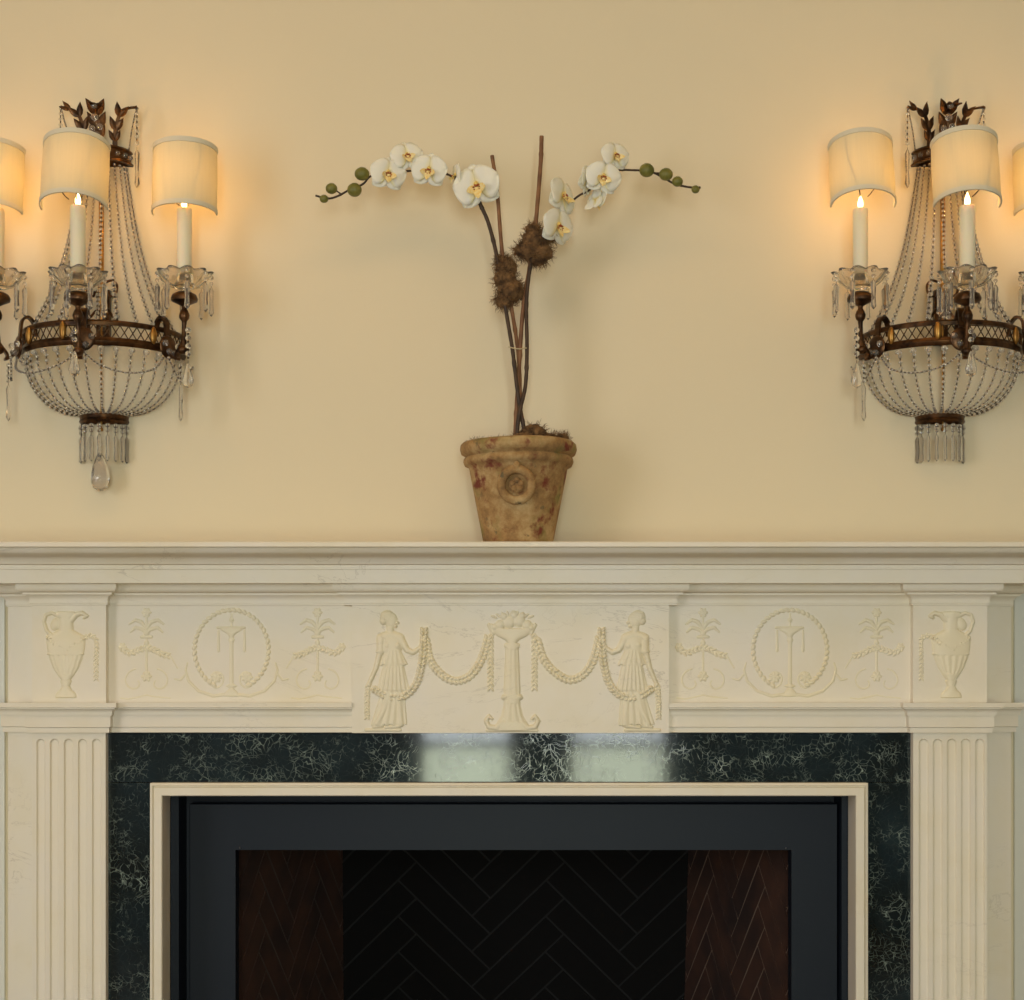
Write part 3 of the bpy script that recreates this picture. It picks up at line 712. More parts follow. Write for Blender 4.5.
def moss(name, blobs, nf, seed, fl=.012, fr_=.0005):
    rnd = random.Random(seed); m = MB(); cen = []
    for c, r in blobs:
        V, Fc = ICO[3]; c = Vector(c); n0 = len(m.v)
        ph = [rnd.uniform(0, 6) for _ in range(6)]
        vs = []
        for a in V:
            k = 1 + .10 * math.sin(7 * a.x + ph[0]) * math.sin(8 * a.y + ph[1]) + .09 * math.sin(15 * a.z + ph[2]) * math.cos(13 * a.x + ph[3]) + rnd.uniform(-.06, .06)
            vs.append(c + Vector((a.x * r[0], a.y * r[1], a.z * r[2])) * k)
        m.add(vs, Fc); cen.append((c, r))
    for i in range(nf):
        c, r = rnd.choice(cen); a = Vector((rnd.gauss(0, 1), rnd.gauss(0, 1), rnd.gauss(0, 1))).normalized()
        p = c + Vector((a.x * r[0], a.y * r[1], a.z * r[2])) * .97
        t = (a.orthogonal().normalized() * rnd.uniform(-1, 1) + a.cross(a.orthogonal()).normalized() * rnd.uniform(-1, 1) + a * rnd.uniform(-.15, .30)).normalized()
        pts = [p]
        for k in range(4):
            t = (t + Vector((rnd.uniform(-.7, .7), rnd.uniform(-.7, .7), rnd.uniform(-.7, .7)))).normalized(); pts.append(pts[-1] + t * fl / 4)
        m.tube(pts, [fr_, fr_, fr_ * .9, fr_ * .7, fr_ * .3], 4, caps=False)
    return m
R3 = lambda a, b, c: (a * u, b * u, c * u)
b = [((0, 0, zz(450)), R3(46, 46, 6)), (lo(P(533, 435, PY - .01)), R3(13, 13, 10)), (lo(P(525, 439, PY - .02)), R3(12, 10, 7)), (lo(P(546, 439, PY)), R3(12, 12, 6)), (lo(P(562, 439, PY + .0)), R3(6, 7, 5)), (lo(P(478, 445, PY - .01)), R3(8, 8, 3)), (lo(P(500, 444, PY)), R3(12, 8, 3))]
opart(moss('m', b, 1300, 3, .014, .00042), 'potting_moss', M_MOSS, sharp=80)
b = [(lo(P(506, 268, PY)), R3(10, 10, 10)), (lo(P(505, 279, PY)), R3(10.5, 10, 11)), (lo(P(510, 290, PY)), R3(11.5, 11, 12)), (lo(P(505, 300, PY)), R3(9, 9, 8)), (lo(P(517, 292, PY)), R3(6, 6, 7)), (lo(P(503, 262, PY)), R3(6, 6, 5))]
opart(moss('m', b, 1500, 5, .015, .00042), 'moss_bundle', M_MOSS, sharp=80)
b = [(lo(P(536, 240, PY)), R3(13, 11, 10)), (lo(P(530, 250, PY)), R3(12, 11, 10)), (lo(P(541, 253, PY)), R3(11, 10, 9)), (lo(P(549, 237, PY)), R3(7, 6, 5)), (lo(P(522, 251, PY)), R3(7, 6, 6)), (lo(P(533, 230, PY)), R3(7, 7, 6)), (lo(P(538, 260, PY)), R3(8, 7, 5))]
opart(moss('m', b, 1500, 6, .015, .00042), 'moss_bundle', M_MOSS, sharp=80)
def pl(*pts): return [lo(P(a, b, PY + (c[0] if c else 0))) for a, b, *c in pts]
def stalk(name, mat, pts, r, nodes=True):
    q = smooth_path(pts, 10); rad = [r * (1 + (.22 if nodes and k % 14 == 7 else 0) + .04 * math.sin(k * 1.7)) for k in range(len(q))]
    m = MB(); m.tube(q, rad, 10); return opart(m, name, mat, sharp=80)
stalk('support_cane', M_CANE, pl((492, 155.5), (497, 190), (502.5, 255), (511.5, 308), (518, 352, .004), (520, 400, .006), (515.5, 446, .01)), .0031)
stalk('support_cane', M_CANE, pl((541.6, 136), (540.5, 165), (535.5, 225), (530, 265), (523, 310, -.004), (519.5, 360, -.004), (517, 400, -.006), (514.5, 448)), .0034)
stalk('flower_stem', M_STEM, pl((455, 178, -.006), (470, 183, -.004), (481, 206, -.004), (489, 225, -.004), (497.6, 260, -.006), (505.5, 308, -.006), (512.5, 350, -.01), (518, 395, -.014), (524, 430, -.014), (524, 446, -.01)), .0032)
stalk('flower_stem', M_STEM, pl((536, 240, -.003), (531, 262, -.003), (526.5, 300, -.006), (527, 348, -.010), (525.5, 385, -.012), (520, 410, -.018), (517.5, 428, -.018), (517.5, 448, -.012)), .0031)
stalk('flower_branch', M_STEM, pl((538, 236, -.004), (548, 228, .0), (562, 212, .006), (577, 197, .006), (591, 189, .004), (604, 176, .006), (618, 170.5, .004), (633, 170.2), (650, 171.5), (664, 178), (674, 183.5), (688, 187), (700.5, 187.7)), .0017)
stalk('flower_branch', M_STEM, pl((456, 178, -.004), (443, 173), (425, 170, .008), (408, 171, .008), (388, 172, .008), (371, 176, .002), (363, 184), (350, 189.5), (338, 196), (328, 198.5), (315.5, 195.6)), .0017)
m = MB()
m.tube(pl((509, 347, -.016), (515, 348.5, -.02), (520, 349, -.018), (526, 348, -.016)), .001, 6); m.tube(pl((509, 347, .006), (518, 349, .012), (527, 348, .006)), .001, 6)
for p_ in (pl((509, 347, -.016), (508.5, 347, -.004), (509, 347, .006)), pl((526, 348, -.016), (527.2, 348, -.004), (527, 348, .006))): m.tube(p_, .001, 6)
opart(m, 'raffia_tie', M_TIE)
for (x, y, r, ex, sx, sy) in ((362, 174, 6.6, 1.12, 369, 178), (354.5, 190, 6.9, 1.05, 362, 185), (331.5, 188.7, 5.4, 1.08, 341, 194), (324, 199, 4.0, 1.1, 329, 198), (646.8, 170.4, 6.9, 1.08, 637, 170.5), (666, 174.5, 6.2, 1.12, 655, 173), (677.5, 181.7, 5.1, 1.08, 674, 183.5), (695.5, 189.5, 3.9, 1.05, 698, 187.5)):
    m = MB(); c = lo(P(x, y, PY - .006)); s0 = lo(P(sx, sy, PY)); m.ball(c, (r * u * ex, r * u, r * u * .96), 3)
    for k in range(3): m.tube([c + Vector((math.cos(a) * r * u * ex * .99, -abs(math.sin(k * 1.3)) * .002, math.sin(a) * r * u * .99)) for a in [PI * q / 10 + k for q in range(4)]], .0003, 4)
    m.tube([s0, (s0 + c) / 2 + Vector((0, 0, .001)), c], .0012, 6, 1)
    opart(m, 'flower_bud', [M_BUD, M_STEM], sharp=80)

def petal(mb, L_, W_, ang, cup=.12, tip=.0, rot=Matrix.Identity(3), shape=1.0, lift=0.0, narrow=.18, mat=0, c=Vector((0, 0, 0)), wave=.03):
    """petal pointing along local +z turned by ang, flower looks along -y"""
    nu, nv = 10, 8; vs = []; R = Matrix.Rotation(ang, 3, 'Y')
    for i in range(nu + 1):
        t = i / nu; wd = W_ * (narrow * (1 - t) + (math.sin(PI * min(1, t ** shape)) ** .62 if 0 < t < 1 else 0)) * .5
        if i == nu: wd = W_ * .05
        for j in range(nv + 1):
            s_ = (j / nv - .5) * 2
            y = -L_ * lift * t + L_ * cup * (t * t) * 1.2 - L_ * .10 * (1 - s_ * s_) * math.sin(PI * t) * .8 + L_ * wave * math.sin(s_ * 5 + t * 6) * t
            vs.append(c + rot @ (R @ Vector((s_ * wd, y, t * L_)))); mb.tint[len(mb.v) + len(vs) - 1] = t
    m_ = nv + 1; fs = [(i * m_ + j, (i + 1) * m_ + j, (i + 1) * m_ + j + 1, i * m_ + j + 1) for i in range(nu) for j in range(nv)]
    mb.add(vs, fs, mat)
def flower(px, py, R_, yaw, pitch, roll=0, dy=-.012, closed=1.0):
    rot = (Matrix.Rotation(yaw, 3, 'Z') @ Matrix.Rotation(pitch, 3, 'X') @ Matrix.Rotation(roll, 3, 'Y'))
    c = lo(P(px, py, PY + dy)); r = R_ * u; m = MB()
    for a in (0, 2.25, -2.25): petal(m, r * .98, r * .82, a, .10, rot=rot, c=c + rot @ Vector((0, .0015, 0)), shape=.9)
    for a in (1.28, -1.28): petal(m, r * 1.02, r * 1.42, a, .05 * closed, rot=rot, c=c + rot @ Vector((0, -.001, 0)), shape=.78, narrow=.1, lift=.05)
    m.ball(c + rot @ Vector((0, -.003, r * .10)), (r * .10, r * .16, r * .12), 2)
    fl_ = opart(m, 'orchid_flower', M_PETAL, sharp=80)
    sm = fl_.modifiers.new('thickness', 'SOLIDIFY'); sm.thickness = .0007; sm.offset = 0
    m = MB()
    for s_ in (-1, 1):
        petal(m, r * .40, r * .32, s_ * 1.9, -.2, rot=rot, c=c + rot @ Vector((s_ * r * .02, -.004, -r * .04)), lift=.75, shape=.9)
    petal(m, r * .52, r * .34, PI, -.05, rot=rot, c=c + rot @ Vector((0, -.005, -r * .02)), lift=.55, shape=.7)
    m.ball(c + rot @ Vector((0, -.007, -r * .10)), (r * .10, r * .09, r * .08), 2, 0)
    for k in range(7):
        a = k * .9; m.ball(c + rot @ Vector((math.cos(a) * r * .15, -.0075, -r * .06 + math.sin(a) * r * .12)), (r * .055, r * .05, r * .04), 1, 1)
    m.ball(c + rot @ Vector((0, -.0085, r * .02)), (r * .07, r * .05, r * .05), 1, 1)
    o = opart(m, 'lip', [M_LIP, M_SPOT], fl_, sharp=80, label='yellow lip with rust red centre')
flower(388, 174.5, 18.5, .25, .05, .1)
flower(407, 157, 17, .2, -.15, -.2, -.006)
flower(429, 171, 18.5, -.1, .1, .15, -.010)
flower(457, 176, 13, -1.25, .1, .2, -.004)
flower(477, 187, 24, -.15, .12, -.25, -.016)
flower(615, 156.5, 16, .45, -.1, 0, -.008)
flower(603, 178, 18.5, .15, .1, .2, -.014)
flower(586, 181, 16, 1.2, .1, .3, -.002)
flower(562, 197, 21, .95, -.1, .3, -.008)
flower(557.5, 227, 20.5, .75, .1, .1, -.012)
flower(596, 200, 14, 2.3, .3, .0, .004)

# ------------------------------------------------------------------ wall sconces
SCX = (-.671, .704); ZB = Z(420, .05)
LX = {}
def sconce(first=True):
    root = empty('wall_sconce', (SCX[0], 0, ZB), '', 'wall lamp')
    H = lambda z: z - ZB
    def part(mb, name, mats, parent=None, **kw): return mb.build(name, mats, parent or root, **kw)
    def C(ang, r, z): a = math.radians(ang); return Vector((math.cos(a) * r, -math.sin(a) * r, z))
    GL = [M_GLASS, M_WIRE]; BL = [M_BEAD, M_WIRE]
    def beads(mb, path, r0, r1, sp0, sp1=None, end=True):
        sp1 = sp1 or sp0; path = smooth_path(path, 6); Ltot = sum((b - a).length for a, b in zip(path, path[1:])); fine = resample(path, .0006)
        if len(fine) > 2: mb.tube(fine[::6] + [fine[-1]], .00022, 3, 1, caps=False)
        s_ = sp0 / 2
        while s_ < Ltot - .001:
            t = s_ / Ltot; i = min(int(s_ / .0006), len(fine) - 1); r = r0 + (r1 - r0) * t; sp = sp0 + (sp1 - sp0) * t
            mb.ball(fine[i], (r, r, r * .92), 1, 0, True)
            j = min(int((s_ + sp / 2) / .0006), len(fine) - 1); 
            if 2 < j < len(fine) - 3:
                tt = (fine[j + 2] - fine[j - 2]).normalized(); g_ = .0013; k_ = max(r * .50, .0015); mb.tube([fine[j] - tt * g_, fine[j], fine[j] + tt * g_], [k_, k_ * .5, k_], 5, 1, flat=True)
            s_ += sp
    def prism(mb, top, ln, w_, tipup=.25):
        x, y, z = top
        mb.tube([(x, y, z + .004), (x, y, z)], .0005, 4, 1)
        prof_ = [(w_ * .18, z), (w_ * .5, z - ln * .10), (w_ * .36, z - ln * .55), (w_ * .5, z - ln * (1 - tipup * .45)), (.0003, z - ln)]
        mb.lathe([(r, zz_ - z) for r, zz_ in prof_], (x, y, z), 6, 0, flat=True)
        mb.lathe([(w_ * .18, 0), (.0001, .0005)], (x, y, z), 6, 0, flat=True)
    def pendalogue(mb, top, ln, w_):
        x, y, z = top; pr = [(.0005, 0), (w_ * .16, -ln * .08), (w_ * .30, -ln * .35), (w_ * .5, -ln * .70), (w_ * .40, -ln * .90), (.0006, -ln)]
        V0 = len(mb.v); mb.tube([(x, y, z + .004), (x, y, z)], .0005, 4, 1); mb.lathe(pr, (x, y, z), 8, 0, flat=True)
    ZT, ZL, R = H(1.651), H(1.613), .130
    # gallery ring: two rails, lattice, plaques
    m = MB()
    m.lathe([(R - .002, ZT - .007), (R + .002, ZT - .007), (R + .0035, ZT - .002), (R + .002, ZT + .001), (R - .002, ZT), (R - .002, ZT - .007)], (0, 0, 0), 48, 0, 0, PI)
    m.lathe([(R - .002, ZL + .012), (R + .002, ZL + .012), (R + .003, ZL + .009), (R + .0045, ZL + .006), (R + .003, ZL + .001), (R + .001, ZL - .001), (R - .002, ZL), (R - .002, ZL + .012)], (0, 0, 0), 48, 0, 0, PI)
    part(m, 'gallery_ring', M_BRONZE)
    m = MB(); nl = 30
    for k in range(nl):
        a0, a1 = 180 * k / nl, 180 * (k + 1) / nl
        m.tube([C(a0, R, ZL + .011), C((a0 + a1) / 2, R, (ZL + ZT + .004) / 2), C(a1, R, ZT - .006)], .0009, 5)
        m.tube([C(a1, R, ZL + .011), C((a0 + a1) / 2, R, (ZL + ZT + .004) / 2), C(a0, R, ZT - .006)], .0009, 5)
    part(m, 'lattice', M_BRONZE)
    AR = [(148, .176, 0.008), (90, .172, -.010), (32, .176, 0.008)]     # angle, reach, drop
    for ang in (42, 138, 105):
        m = MB(); c = C(ang, R + .004, (ZT + ZL) / 2 + .003); m.ball(c, (.0060, .0045, .014), 2, rot=Matrix.Rotation(math.radians(90 - ang), 3, 'Z')); part(m, 'plaque', M_GILT)
    # back plate, rod, braces
    m = MB(); m.box(-.011, .011, -.012, -.0005, H(Z(345, .01)), H(Z(290, .01))); 
    bp = part(m, 'back_plate', M_BRONZE)
    m = MB()
    for k in range(4): m.ball((0, -.014, H(Z(298 + k * 10, .01))), (.0065, .004, .0065), 1, 0, True)
    part(m, 'plate_crystal', GL, bp)
    m = MB(); zr = H(Z(415, .02)); zc_ = H(1.955)
    m.tube([(0, -.022, zr - .022), (0, -.022, zr)], [.0012, .0022], 8); m.tube([(0, -.022, zr), (0, -.022, H(1.70))], .0018, 8); m.tube([(0, -.022, H(1.70)), (0, -.022, zc_)], .0042, 12); m.ball((0, -.022, zr - .024), .0035, 1)
    part(m, 'rod', M_GILT)
    for s_ in (-1, 1):
        m = MB(); m.strip(smooth_path([(s_ * .008, -.012, H(1.695)), (s_ * .030, -.03, H(1.668)), C(90 - s_ * 40, R - .03, H(1.654)), C(90 - s_ * 52, R - .003, ZT - .002)], 6), .004, (0, 0, 1), .002); part(m, 'brace', M_BRONZE)
        q = [(s_ * .006, -.016, H(1.738)), (s_ * .016, -.018, H(1.740)), (s_ * .025, -.02, H(1.732)), (s_ * .023, -.02, H(1.718)), (s_ * .014, -.02, H(1.714)), (s_ * .011, -.02, H(1.722))]
        m = MB(); m.tube(smooth_path(q, 6), .0022, 8); part(m, 'hook', M_BRONZE)
        m = MB(); beads(m, [(s_ * .023, -.02, H(1.718)), (s_ * .023, -.024, H(1.69)), (s_ * .034, -.07, ZT + .003)], .0036, .0045, .010, .011); part(m, 'bead_strand', BL)
    # bottom collar
    rb, z1, z0 = .038, H(1.521), H(1.507)
    m = MB(); m.lathe([(rb - .002, z0), (rb, z0 - .001), (rb + .003, z0 + .003), (rb + .0015, z0 + .007), (rb + .003, z1 - .002), (rb + .001, z1), (rb - .004, z1), (rb - .004, z0 + .001), (rb - .002, z0)], (0, 0, 0), 40, 0, 0, PI)
    m.box(-rb, rb, -.004, -.0005, z0, z1); part(m, 'collar', M_BRONZE)
    # basket strands
    ns = 17
    for k in range(ns):
        ang = 4 + (172) * k / (ns - 1); pts = []
        for q in range(9):
            t = q / 8 * PI / 2; pts.append(C(ang, rb + (R - .004 - rb) * math.cos(t) ** .9, H(1.606) - (H(1.606) - z1) * math.sin(t) ** 1.08))
        m = MB(); m.ball(C(ang, R + .001, ZL - .006), (.0055, .0055, .0048), 1, 0, True); beads(m, pts, .0034, .0026, .0096, .0076); part(m, 'bead_strand', BL)
    # crown
    rc, za, zb2 = .044, H(1.931), H(1.955)
    m = MB(); m.lathe([(rc - .002, za), (rc + .003, za), (rc + .004, za + .003), (rc, za + .005), (rc, zb2 - .005), (rc + .003, zb2 - .003), (rc + .002, zb2), (rc - .003, zb2), (rc - .003, za), (rc - .002, za)], (0, 0, 0), 36, 0, 0, PI)
    m.box(-rc, rc, -.004, -.0005, za, zb2); cr = part(m, 'crown', M_BRONZE)
    m = MB()
    for ang in range(12, 180, 19): m.ball(C(ang, rc + .002, (za + zb2) / 2), (.0042, .0042, .0042), 1, 0, True)
    part(m, 'crown_crystal', GL, cr)
    # acanthus leaves
    def leaf(base, tip, mid, side, sc=1.0):
        m = MB(); q = smooth_path([base, mid[0], mid[1], tip], 7); n_ = len(q)
        m.strip(q, [.0085 * sc * (1 - .75 * (i / (n_ - 1)) ** 1.5) for i in range(n_)], side, .0016)
        sd = Vector(side).normalized()
        for f_, ln in ((.16, .020), (.38, .024), (.60, .024), (.82, .018)):
            i = int(f_ * (n_ - 1)); p = q[i]; t = (q[i + 1] - q[i]).normalized()
            for s_ in (-1, 1):
                dr = (sd * s_ * .62 + t * 1.15).normalized(); nn = sd.cross(t).normalized(); wv = dr.cross(nn)
                l_ = ln * sc; pts = []
                for k, w_ in ((0, .25), (.25, .9), (.5, 1), (.75, .6), (1, .02)):
                    for s2 in (-1, 0, 1): pts.append(p + dr * l_ * k + wv * s2 * w_ * l_ * .22 + nn * (.0016 * (1 - abs(s2)) + .003 * k * k))
                for k, w_ in ((0, .25), (.25, .9), (.5, 1), (.75, .6), (1, .02)):
                    for s2 in (-1, 0, 1): pts.append(p + dr * l_ * k + wv * s2 * w_ * l_ * .22 + nn * (.0016 * (1 - abs(s2)) + .003 * k * k - .0012))
                fs = []
                for k in range(4):
                    for j in range(2):
                        a = k * 3 + j; fs += [(a, a + 3, a + 4, a + 1), (a + 15, a + 16, a + 19, a + 18)]
                    fs += [(k * 3, k * 3 + 15, k * 3 + 18, k * 3 + 3), (k * 3 + 2, k * 3 + 5, k * 3 + 20, k * 3 + 17)]
                m.add(pts, fs)
        return part(m, 'acanthus_leaf', M_BRONZE, sharp=60)
    for s_ in (-1, 1):
        tp = Vector((s_ * .062, -.040, H(2.018)))
        leaf((s_ * .024, -.030, zb2 - .004), tp, [(s_ * .026, -.034, H(1.98)), (s_ * .036, -.038, H(2.008))], (1, .25, .3))
        m = MB(); beads(m, [tp, tp + Vector((0, 0, -.03)), tp + Vector((0, 0, -.066))], .0028, .0040, .0085, .0105); prism(m, tp + Vector((0, 0, -.071)), .062, .0085); part(m, 'crystal_drop', GL)
        m = MB(); beads(m, [tp, tp + Vector((-s_ * .009, .005, -.035)), C(90 - s_ * 75, rc, zb2)], .0018, .0018, .0055); part(m, 'bead_strand', BL)
    leaf((0, -.040, zb2 - .004), Vector((.004, -.074, H(2.010))), [(0, -.046, H(1.978)), (0, -.056, H(2.004))], (1, 0, 0), 1.3)
    m = MB()
    for p_, r in (((0, -.071, H(2.008)), .0055), ((-.001, -.064, H(1.992)), .006), ((.006, -.058, H(1.979)), .0052), ((-.007, -.056, H(1.977)), .0052), ((0, -.055, H(1.967)), .0055)): m.ball(p_, r, 1, 0, True)
    part(m, 'leaf_crystal', GL)
    q = [C(90, rc, za + .012) + Vector((.014, .004, .012)), (.017, -.048, H(1.965)), (.012, -.055, H(1.976)), (.004, -.052, H(1.972))]
    # tent strands
    nt_ = 12
    for k in range(nt_):
        ang = 6 + 168 * k / (nt_ - 1); pts = []
        for q_ in range(9):
            t = q_ / 8; pts.append(C(ang, .037 + (R - .010 - .037) * (.50 * t + .50 * t ** 3.2), H(1.930) + (ZT + .002 - H(1.930)) * t))
        big = k in (4, 7)
        m = MB(); beads(m, pts, .0024, .0048 if big else .0038, .0072, .0120 if big else .0096); part(m, 'bead_strand', BL)
    # arms
    arms = []
    for ai, (ang, rch, dz) in enumerate(AR):
        ux = Vector((math.cos(math.radians(ang)), -math.sin(math.radians(ang)), 0)); sd = Vector((-ux.y, ux.x, 0)); c = ux * rch
        pz = lambda r, z: ux * r + Vector((0, 0, H(z) + dz))
        pr0 = lambda r, z: ux * r + Vector((0, 0, H(z)))
        m = MB()
        m.strip(smooth_path([pr0(R - .016, 1.640), pr0(R - .014, 1.658), pr0(R - .004, 1.669), pr0(R + .006, 1.662), pr0(R + .009, 1.640), pr0(R + .014, 1.612), pr0(R + .032, 1.594 + dz * .5), pz(rch - .016, 1.598), pz(rch - .002, 1.618), pz(rch, 1.642)], 7), [.010] * 36 + [.010 - .00018 * k for k in range(34)], sd, .0042)
        m.ball(pz(rch - .003, 1.604), (.0085, .0085, .0075), 2)
        m.tube(smooth_path([pz(rch - .002, 1.606), pz(rch - .001, 1.628), pz(rch, 1.653)], 5), [.006, .0055, .005, .0045, .0042, .0038, .0036, .0036, .0036, .004, .004], 10)
        # shield plate behind the crystals
        m.ball(ux * (R + .012) + Vector((0, 0, ZL + .006)), (.019, .004, .019), 2, rot=Matrix.Rotation(math.radians(90 - ang), 3, 'Z').inverted() if False else Matrix.Rotation(math.atan2(sd.y, sd.x), 3, 'Z'))
        arm = part(m, 'arm', M_BRONZE)
        m = MB()
        for dx_, dzz in ((-.014, .004), (-.005, -.008), (.006, -.010), (.015, .003)): m.ball(ux * (R + .0185) + sd * dx_ + Vector((0, 0, ZL + .006 + dzz)), .0052, 1, 0, True)
        part(m, 'arm_crystal', GL, arm)
        # socket pan
        m = MB(); m.lathe([(.0035, -.06), (.0042, -.054), (.0075, -.050), (.0085, -.044), (.0065, -.038), (.004, -.034), (.0045, -.030), (.012, -.026), (.0205, -.022), (.0215, -.018), (.019, -.012), (.012, -.008), (.0005, -.007)], c + Vector((0, 0, H(1.703) + dz)), 28)
        part(m, 'socket_cup', M_BRONZE, sharp=50)
        # glass drip pan
        def scal(r, z, a): k = max(0, (r - .014) / .030); e = math.cos(10 * a); return r * (1 + .07 * e * k + .02 * e), z + .0036 * abs(math.cos(5 * a)) * k ** 2
        m = MB(); m.lathe([(.0125, 0), (.016, -.0185), (.024, -.0165), (.034, -.009), (.0405, -.001), (.0435, .002), (.0425, .0035), (.039, .0015), (.032, -.006), (.023, -.0135), (.0155, -.0155), (.0118, .002), (.0125, 0)], c + Vector((0, 0, H(1.721) + dz)), 64, mod=scal)
        dp = part(m, 'drip_pan', M_BOB, sharp=80)
        for k in range(8):
            a = (k + .5 * (ai != 1)) * PI / 4 + .1; tp = c + Vector((math.cos(a) * .0425, -math.sin(a) * .0425, H(1.722) + dz))
            m = MB(); m.ball(tp + Vector((0, 0, -.001)), .0042, 1, 0, True); m.ball(tp + Vector((0, 0, -.0105)), .0034, 1, 0, True); prism(m, tp + Vector((0, 0, -.017)), .046, .0092)
            part(m, 'crystal_prism', GL)
        # candle
        m = MB(); zb3, zt3 = H(1.717) + dz, H(1.828) + dz
        m.lathe([(.0005, zb3), (.0115, zb3), (.0118, zb3 + .05), (.0120, zt3 - .004), (.0112, zt3), (.0085, zt3 - .001), (.0005, zt3 - .003)], c, 24)
        cd = part(m, 'candle_tube', M_CANDLE, sharp=60)
        m = MB(); m.lathe([(.0005, zt3 - .003), (.0030, zt3 + .001), (.0046, zt3 + .006), (.0042, zt3 + .011), (.0022, zt3 + .017), (.0003, zt3 + .022)], c, 16)
        part(m, 'bulb', M_BULB, cd, label='glowing flame bulb')
        arms.append((c, zt3, ai))
    # swags and hanging drops
    for a0, a1 in ((90, 141), (90, 39)):
        p0, p1 = C(a0, R + .02, H(1.600)), C(a1, R + .02, H(1.600)); mid = C((a0 + a1) / 2, R + .045, H(1.563))
        q1, q3 = C(a0 + (a1 - a0) * .22, R + .038, H(1.574)), C(a0 + (a1 - a0) * .78, R + .038, H(1.574))
        m = MB(); beads(m, [p0, q1, mid, q3, p1], .0024, .0024, .0068); part(m, 'bead_garland', BL)
    for a0, sg in ((141, 1), (39, -1)):
        p0, p1 = C(a0, R + .03, H(1.600)), C(90 + sg * 84, R + .02, H(1.600)); m = MB(); beads(m, [p0, (p0 + p1) / 2 + Vector((0, 0, -.030)), p1], .0026, .0026, .0075); part(m, 'bead_garland', BL)
    for ai, (ang, rch, dz) in enumerate(AR):
        if ai == 1: tp = C(90, .193, H(1.636) + dz)
        else: tp = C(ang, rch + .008, H(1.648))
        m = MB(); beads(m, [tp, tp + Vector((0, 0, -.025)), tp + Vector((0, 0, -.052 if ai != 1 else -.03))], .0048, .0046, .0125)
        pendalogue(m, tp + Vector((0, 0, -.058 if ai != 1 else -.036)), .040, .0185); part(m, 'pendant_drop', GL)
        if ai != 1:
            t2 = C(ang - (6 if ang < 90 else -6), rch - .022, H(1.596)); m = MB(); beads(m, [t2, t2 + Vector((0, 0, -.015)), t2 + Vector((0, 0, -.032))], .0034, .0034, .0085); prism(m, t2 + Vector((0, 0, -.036)), .058, .0085); part(m, 'crystal_drop', GL)
    # fringe under the collar
    for k in range(9):
        ang = 8 + 164 * k / 8; tp = C(ang, rb, z0 - .001)
        m = MB(); m.ball(tp + Vector((0, 0, -.006)), .0042, 1, 0, True); m.ball(tp + Vector((0, 0, -.014)), .0034, 1, 0, True); m.tube([tp, tp + Vector((0, 0, -.02))], .0005, 4, 1); prism(m, tp + Vector((0, 0, -.021)), .043, .0075, .2); part(m, 'crystal_prism', GL)
    return root, arms
SC1, ARMS = sconce()
def copy_tree(o, par=None):
    c = o.copy(); COL.objects.link(c)
    if par is not None: c.parent = par
    for ch in list(o.children): copy_tree(ch, c)
    return c
SC2 = copy_tree(SC1); SC2.location.x = SCX[1]
SC1['label'] = 'crystal and bronze candle sconce left of the orchid, with a clear glass teardrop hanging lowest'
SC2['label'] = 'crystal and bronze candle sconce right of the orchid, its bottom fringe without a teardrop'
for s_ in (SC1, SC2): s_['group'] = 'pair of crystal wall sconces'
# faceted teardrop only under the left one
m = MB(); z0 = 1.507 - ZB - .030; m.tube([(0, -.03, z0 + .01), (0, -.03, z0 - .022)], .0006, 4, 1); m.ball((0, -.03, z0 - .006), .0042, 1, 0, True); m.ball((0, -.03, z0 - .015), .0036, 1, 0, True)
m.lathe([(.0006, 0), (.0065, -.006), (.0125, -.022), (.0155, -.038), (.0155, -.048), (.0115, -.058), (.004, -.0625), (.0003, -.063)], (0, -.03, z0 - .020), 10, 0, flat=True)
m.build('teardrop', [M_GLASS, M_WIRE], SC1)
# shades (their tilt differs from lamp to lamp) and bulbs' light
def shade(root, c, zt3, tilt, yaw, dx=0, dz=0):
    Rr, z0, z1 = .0505, -.050, .0555; a0, a1 = math.radians(-7), math.radians(187)
    m = MB()
    m.lathe([(Rr * .995, z0), (Rr * 1.012, -.02), (Rr * 1.012, .015), (Rr * .985, z1)], (0, 0, 0), 40, 0, a0, a1)
    o = m.build('lampshade', M_SHADE, root); o.location = c + Vector((dx, 0, zt3 + .0405 + dz)); o.rotation_euler = (math.radians(tilt), 0, yaw)
    for za, zb_, k in ((z0 - .001, z0 + .0066, 1.0), (z1 - .0066, z1 + .001, .99)):
        t = MB(); r_ = Rr * k
        t.lathe([(r_ - .001, za), (r_ + .0013, za), (r_ + .0013, zb_), (r_ - .001, zb_), (r_ - .001, za)], (0, 0, 0), 40, 0, a0, a1)
        t.add([((r_ + e) * math.cos(aa), -(r_ + e) * math.sin(aa), z) for aa in (a0, a1) for e, z in ((-.001, za), (.0013, za), (.0013, zb_), (-.001, zb_))], [(0, 1, 2, 3), (4, 5, 6, 7)])
        t.build('trim_band', M_TRIM, o)
    w = MB()
    for s_ in (-1, 1):
        w.tube(smooth_path([(s_ * .0315, -.0375, z1 - .004), (s_ * .029, -.0395, .01), (s_ * .020, -.0440, -.026), (s_ * .010, -.024, -.040), (s_ * .006, -.008, -.040)], 6), .0009, 6)
    w.tube([(-.031, -.036, z1 - .004), (-.02, -.0445, z1 - .004), (0, -.0495, z1 - .004), (.02, -.0445, z1 - .004), (.031, -.036, z1 - .004)], .0008, 6)
    w.build('wire_clip', M_WIRE, o)
    return o
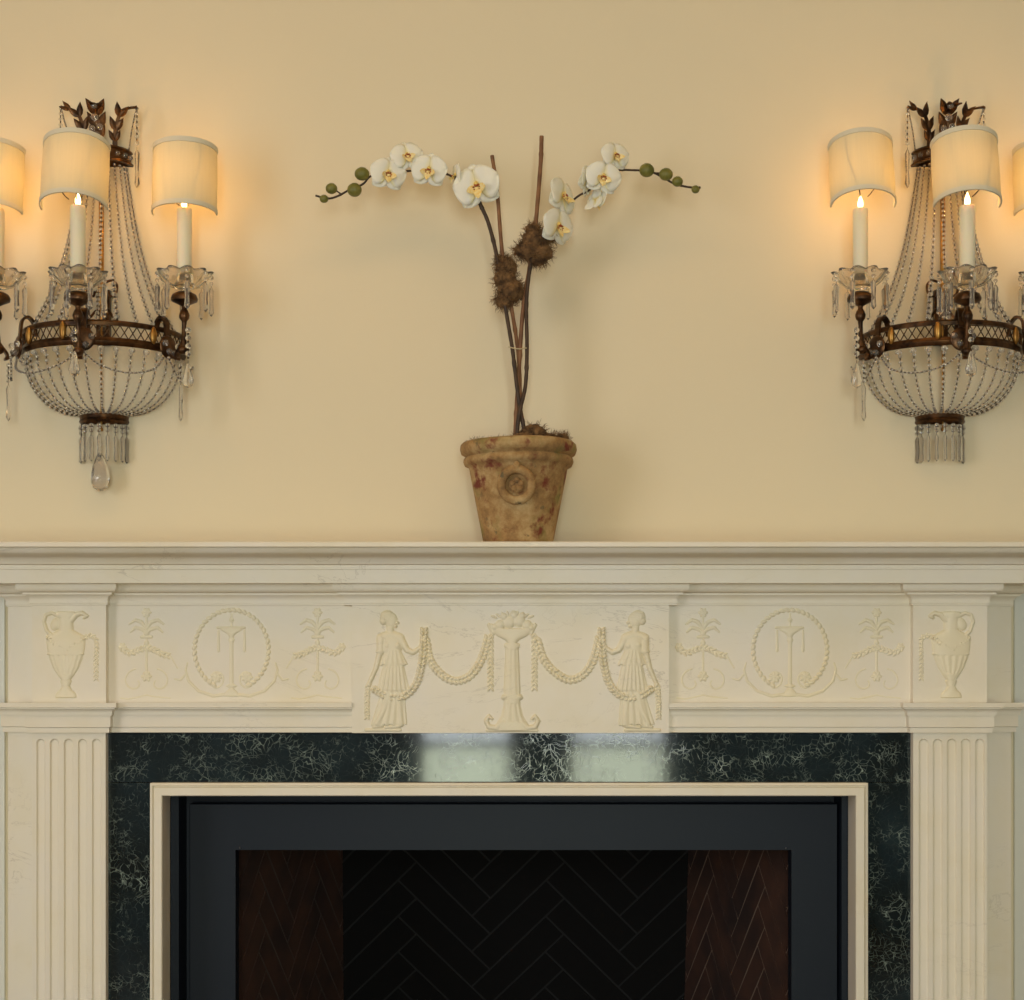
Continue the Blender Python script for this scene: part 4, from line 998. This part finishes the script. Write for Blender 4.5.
def bulb_light(root, c, zt3):
    d = bpy.data.lights.new('bulb_light', 'POINT'); d.energy = .21; d.color = (1, .48, .12); d.shadow_soft_size = .006
    o = bpy.data.objects.new('bulb_light', d); COL.objects.link(o); o.parent = root; o.location = c + Vector((0, .0, zt3 + .046))
TL = {0: [(-7, -.1, -.008, 0), (-12, .0, -.004, .003), (-4, .0, .001, .001)], 1: [(-14, 0, .002, .011), (-12, 0, -.003, .007), (-6, 0, -.003, 0)]}
for si, root in enumerate((SC1, SC2)):
    for c, zt3, ai in ARMS:
        tl, yw, dx, dz = TL[si][ai]; shade(root, c, zt3, tl, yw, dx, dz); bulb_light(root, c, zt3)

# ------------------------------------------------------------------ camera, daylight
cam = bpy.data.cameras.new('camera'); co_ = bpy.data.objects.new('camera', cam); COL.objects.link(co_)
co_.location = (0, CY, CZ); co_.rotation_euler = (PI / 2, 0, 0); cam.sensor_width = 36; cam.lens = F / 1024 * 36; cam.shift_y = (690 - 500) / 1024; cam.clip_start = .05
scn.camera = co_
def area(name, loc, rot, sx, sy, e, col):
    d = bpy.data.lights.new(name, 'AREA'); d.shape = 'RECTANGLE'; d.size = sx; d.size_y = sy; d.energy = e; d.color = col
    o = bpy.data.objects.new(name, d); COL.objects.link(o); o.location = loc; o.rotation_euler = rot; return o
for a, b in WN:   # sky and lawn light through the french windows
    area('window_daylight', ((a + b) / 2, RB - .09, 1.50), (PI / 2, 0, 0), b - a, 1.35, 29, (.86, .94, .96))
    area('window_daylight', ((a + b) / 2, RB - .09, .47), (PI / 2, 0, 0), b - a, .7, 15, (.90, 1.0, .74))
area('window_daylight', (-RW - .02, (WW[0] + WW[1]) / 2, (WW[2] + WW[3]) / 2), (PI / 2, 0, -PI / 2), WW[1] - WW[0] - .1, WW[3] - WW[2] - .1, 44, (1.0, .95, .95))
area('ceiling_fill', (-.2, -1.35, RH - .02), (0, 0, 0), 2.2, .5, 8.5, (1.0, .58, .22))  # added warm fill for the upper wall, no ceiling fixture here
wd_ = bpy.data.worlds.new('sky'); scn.world = wd_; wd_.use_nodes = True; nt = wd_.node_tree
sk = nt.nodes.new('ShaderNodeTexSky'); sk.sky_type = 'HOSEK_WILKIE' if False else 'NISHITA'; sk.sun_disc = False; sk.sun_elevation = .7
nt.links.new(sk.outputs[0], nt.nodes['Background'].inputs[0]); nt.nodes['Background'].inputs[1].default_value = .1
vs_ = scn.view_settings; vs_.view_transform = 'Standard'; vs_.look = 'None'; vs_.gamma = 1; vs_.use_curve_mapping = False; vs_.exposure = 0.05
cy = scn.cycles; cy.use_denoising = True; cy.max_bounces = 12; cy.diffuse_bounces = 4; cy.glossy_bounces = 4; cy.transmission_bounces = 10; cy.transparent_max_bounces = 8
cy.caustics_reflective = False; cy.caustics_refractive = False; cy.sample_clamp_indirect = 6
